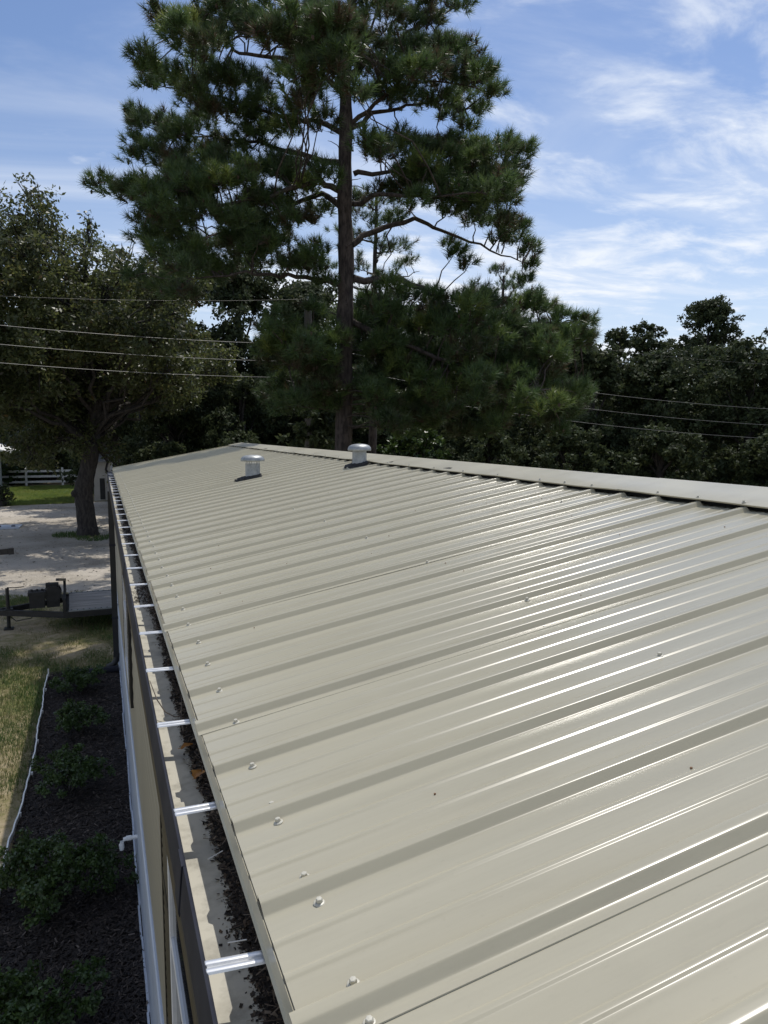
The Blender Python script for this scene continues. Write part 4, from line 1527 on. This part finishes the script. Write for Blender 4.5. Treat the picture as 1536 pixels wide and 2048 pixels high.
OAK_LOBES += [(2.2, 29.5, 5.2, 1.2), (3.1, 30.0, 4.3, 1.2), (2.3, 30.2, 3.4, 1.2), (1.7, 29.4, 2.2, 1.1), (1.2, 31.5, 5.0, 1.3), (0, 32.0, 4.0, 1.4), (-1.6, 31.8, 4.6, 1.4), (3.4, 31.6, 3.0, 1.2), (1.0, 30.5, 6.0, 1.5), (2.4, 32.5, 5.6, 1.6), (.4, 33.0, 5.8, 1.6), (-1.0, 30.2, 6.4, 1.4), (2.6, 31.0, 2.2, 1.2), (-.4, 28.0, .9, .8), (.2, 28.3, .3, .6), (-.9, 27.8, .35, .6), (-1.6, 28.0, .6, .7), (.5, 28.0, -.6, .45), (.35, 27.9, -1.1, .3), (1.5, 27.2, 4.0, 1.2), (2.3, 27.0, 5.0, 1.2), (.8, 26.7, 2.6, 1.0), (2.6, 27.9, 6.0, 1.1), (.6, 27.2, 3.6, 1.1), (1.9, 28.2, 2.9, 1.1)]
lob = []
for (x, y, z, rad_) in OAK_LOBES:
    z = z - (.95 if z > 6 else .45 if z > 4 else .2)
    lob.append((x, y + rgo.uniform(-.8, .8), z, rad_ * .74))
    if rad_ > .9:
        lob.append((x + rgo.uniform(-.6, .6), y + rgo.choice((-1, 1)) * rgo.uniform(1.4, 3.2), z + rgo.uniform(-.7, .3), rad_ * .85))
ends = []
for lb in lob:
    b = MB()
    z0 = min(5.0, max(.3, lb[2] - 2.2 * rgo.uniform(.7, 1.2)))
    s0 = Vector((-.4, 28.1, z0))
    for a, c in zip(ot, ot[1:]):
        if a[2] <= z0 <= c[2]:
            t = (z0 - a[2]) / (c[2] - a[2])
            s0 = Vector([a[i] + (c[i] - a[i]) * t for i in range(3)])
    e0 = Vector(lb[:3])
    limb(b, s0, e0, .075, .022, rgo, .16, 6, 7)
    for k in range(9):
        v = Vector((rgo.gauss(0, 1), rgo.gauss(0, 1), rgo.gauss(.2, 1))).normalized() * lb[3] * rgo.uniform(.6, 1)
        limb(b, s0.lerp(e0, rgo.uniform(.7, 1)), e0 + v, .022, .006, rgo, .15, 3, 5)
    b.build('limb', M['oak_bark'], oak, 60)
V, T = lobe_leaves([l_ for l_ in lob if l_[2] < 4.2], 165, .155, r, .25, .42, .34, 22)
V2, T2 = lobe_leaves([l_ for l_ in lob if l_[2] >= 4.2], 105, .15, r, .2, .42, .30, 20)
V, T = np.concatenate([V, V2]), np.concatenate([T, T2])
link('crown', soup('crown', V, 4, M['oak_leaf'], T), oak)

# ------------------------------------------------------------------ wood behind: every tree its own thing


def broadleaf(x, y, top, hw, label, seed, low=GROUND + .4, mat='live_leaf', leaf=.19, dens=75, grp='trees of the wood behind the house', name='live_oak_tree', trunk=True):
    r = np.random.default_rng(seed)
    rg3 = random.Random(seed)
    o = empty(name, (x, y, GROUND), label=label, cat='tree', group=grp)
    h = top - GROUND
    lo_ = low - GROUND
    lobes = []
    nl = 42
    for k in range(nl):
        t = rg3.random()
        z = lo_ + (h - lo_) * t
        env = hw * (math.sin(math.pi * min(1, .20 + .80 * t)) ** .55 if t > .45 else .92)
        a = rg3.uniform(0, 6.28)
        d = env * rg3.uniform(.35, .85)
        rad_ = hw * rg3.uniform(.24, .40)
        z = min(z, h - rad_ * .8)
        lobes.append((d * math.cos(a), d * math.sin(a), z, rad_, .8))
    lobes.append((rg3.uniform(-.2, .2) * hw, 0, h - hw * .3, hw * .34, .9))
    V, T = lobe_leaves(lobes, dens, leaf, r, .45, .55, 0, 9)
    V[:, :, 2] = np.maximum(V[:, :, 2], .02)
    link('crown', soup('crown', V, 4, M[mat], T), o)
    b = MB()
    b.tube([(0, 0, -.1), (.05, 0, h * .25), (0, .05, h * .55), (0, 0, h * .85)], [.26, .2, .13, .05], 10)
    for lb in lobes[::2]:
        limb(b, (0, 0, max(h * .2, lb[2] * .6)), lb[:3], .07, .02, rg3, .14, 4, 5)
    b.build('trunk', M['oak_bark'], o, 60)


BG = [
    # right-hand row behind the ridge
    (20.4, 29.5, 4.5, 2.9, 'dark live oak just right of the pine boughs, behind the ridge cap'),
    (24.2, 29.1, 4.3, 3.4, 'broad dark live oak in the middle of the right-hand row'),
    (26.2, 26.0, 4.5, 3.1, 'dark live oak at the right picture edge, nearest row'),
    (29.6, 24.2, 4.4, 3.2, 'live oak mostly outside the right picture edge, nearest row'),
    (37.1, 40.4, 9.2, 3.1, 'tall rounded tree rising highest on the right skyline'),
    (41.2, 37.4, 8.7, 2.6, 'tall tree on the skyline cut by the right picture edge'),
    (31.0, 41.8, 7.1, 1.7, 'small pale tree top poking up left of the right skyline trees'),
    (33.6, 36.5, 5.6, 3.4, 'dark tree below the rounded skyline tree, far row'),
    (35.0, 43.6, 7.9, 2.5, 'small rounded tree top left of the highest skyline tree'),
    (26.0, 37.5, 4.6, 3.6, 'dark tree closing the gap between the first two right-hand oaks'),
    # behind the pine
    (18.2, 33.8, 6.4, 3.4, 'dark tree under the lowest right pine bough'),
    (15.2, 34.8, 6.7, 3.3, 'dark tree behind the right side of the pine trunk'),
    (12.0, 35.2, 7.2, 3.3, 'dark tree directly behind the pine trunk'),
    (9.6, 37.0, 7.9, 3.6, 'dark tree behind the utility pole'),
    (6.4, 38.4, 8.8, 3.9, 'tall dark tree left of the utility pole'),
    (3.4, 39.8, 8.6, 3.8, 'tall dark tree between the oak and the pine'),
    (.6, 43.5, 9.2, 3.4, 'tall dark tree right behind the oak crown'),
    (-3.4, 58.5, 9.4, 4.4, 'dark tree beyond the fence behind the oak trunk'),
    (-8.0, 59.0, 9.0, 4.4, 'dark tree beyond the fence at the left picture edge'),
    (1.8, 57.0, 9.0, 4.4, 'dark tree behind the beige shed'),
]
for i, (x, y, top, hw, lab) in enumerate(BG):
    broadleaf(x, y, top, hw, lab, 200 + i, leaf=.19 if y < 42 else .25, dens=72 if y < 42 else 45)
# understorey shrubs
SH = [(6.1, 23.4, 1.5, 1.35, 'dark shrub hiding the lower part of the utility pole'), (5.0, 30.5, .6, 1.7, 'dark leafy shrub behind the far end of the roof'), (8.2, 28.8, .35, 1.6, 'dark leafy shrub left of the pine trunk foot'),
      (11.2, 27.4, .9, 1.6, 'sunlit green shrub right of the pine trunk behind the vent'), (14.0, 26.8, .7, 1.8, 'dark shrub behind the ridge, right of the vents'),
      (17.2, 26.2, .9, 1.9, 'dark shrub under the right pine bough'), (20.6, 24.8, .8, 2.0, 'low dark shrub at the foot of the right-hand row'),
      (24.0, 22.0, .6, 2.0, 'low dark shrub near the right picture edge'), (2.2, 32.5, .2, 1.7, 'dark shrub behind the far roof corner'),
      (-5.9, 57.0, 0.3, 2.2, 'green shrub behind the fence next to the white house'), (13.0, 31.0, 2.2, 2.2, 'young dark tree filling the gap behind the second vent'),
      (9.9, 32.5, 2.6, 2.2, 'young dark tree left of the pine trunk'), (5.6, 33.8, 3.0, 2.3, 'young dark tree above the far roof end'), (3.0, 36.0, 2.8, 2.4, 'young dark tree right of the oak trunk')]
for i, (x, y, top, hw, lab) in enumerate(SH):
    broadleaf(x, y, top, hw, lab, 400 + i, low=GROUND + .1, leaf=.17, dens=70, grp='undergrowth along the wood', name='shrub', mat='bush_leaf' if i in (3, 9) else 'live_leaf')
broadleaf(-4.75, 40.9, GROUND + 1.05, .62, 'small dark shrub at the edge of the lawn on the left', 460, low=GROUND + .1, leaf=.10, dens=90, grp=None, name='shrub')

# the wood farther back reads as one dark mass
r = np.random.default_rng(900)
rg4 = random.Random(900)
lobes = []
for k in range(150):
    a = R(-16 + 78 * k / 149)
    d = rg4.uniform(62, 72)
    top = 3.2 + 1.6 * math.sin(k * .31) + rg4.uniform(-.8, .8)
    x, y = -.186 + d * math.sin(a), d * math.cos(a)
    for z in (GROUND + 1.0, GROUND + 3.4, top - 1.2):
        lobes.append((x + rg4.uniform(-.6, .6), y, z, rg4.uniform(1.5, 2.1), .95))
V, T = lobe_leaves(lobes, 16, .42, r, .4, .6, 0, 3)
V[:, :, 2] = np.maximum(V[:, :, 2], GROUND + .02)
tag(link('far_wood', soup('far_wood', V, 4, M['live_leaf'], T)), 'dark mass of distant woodland behind everything', 'woodland', kind='stuff')
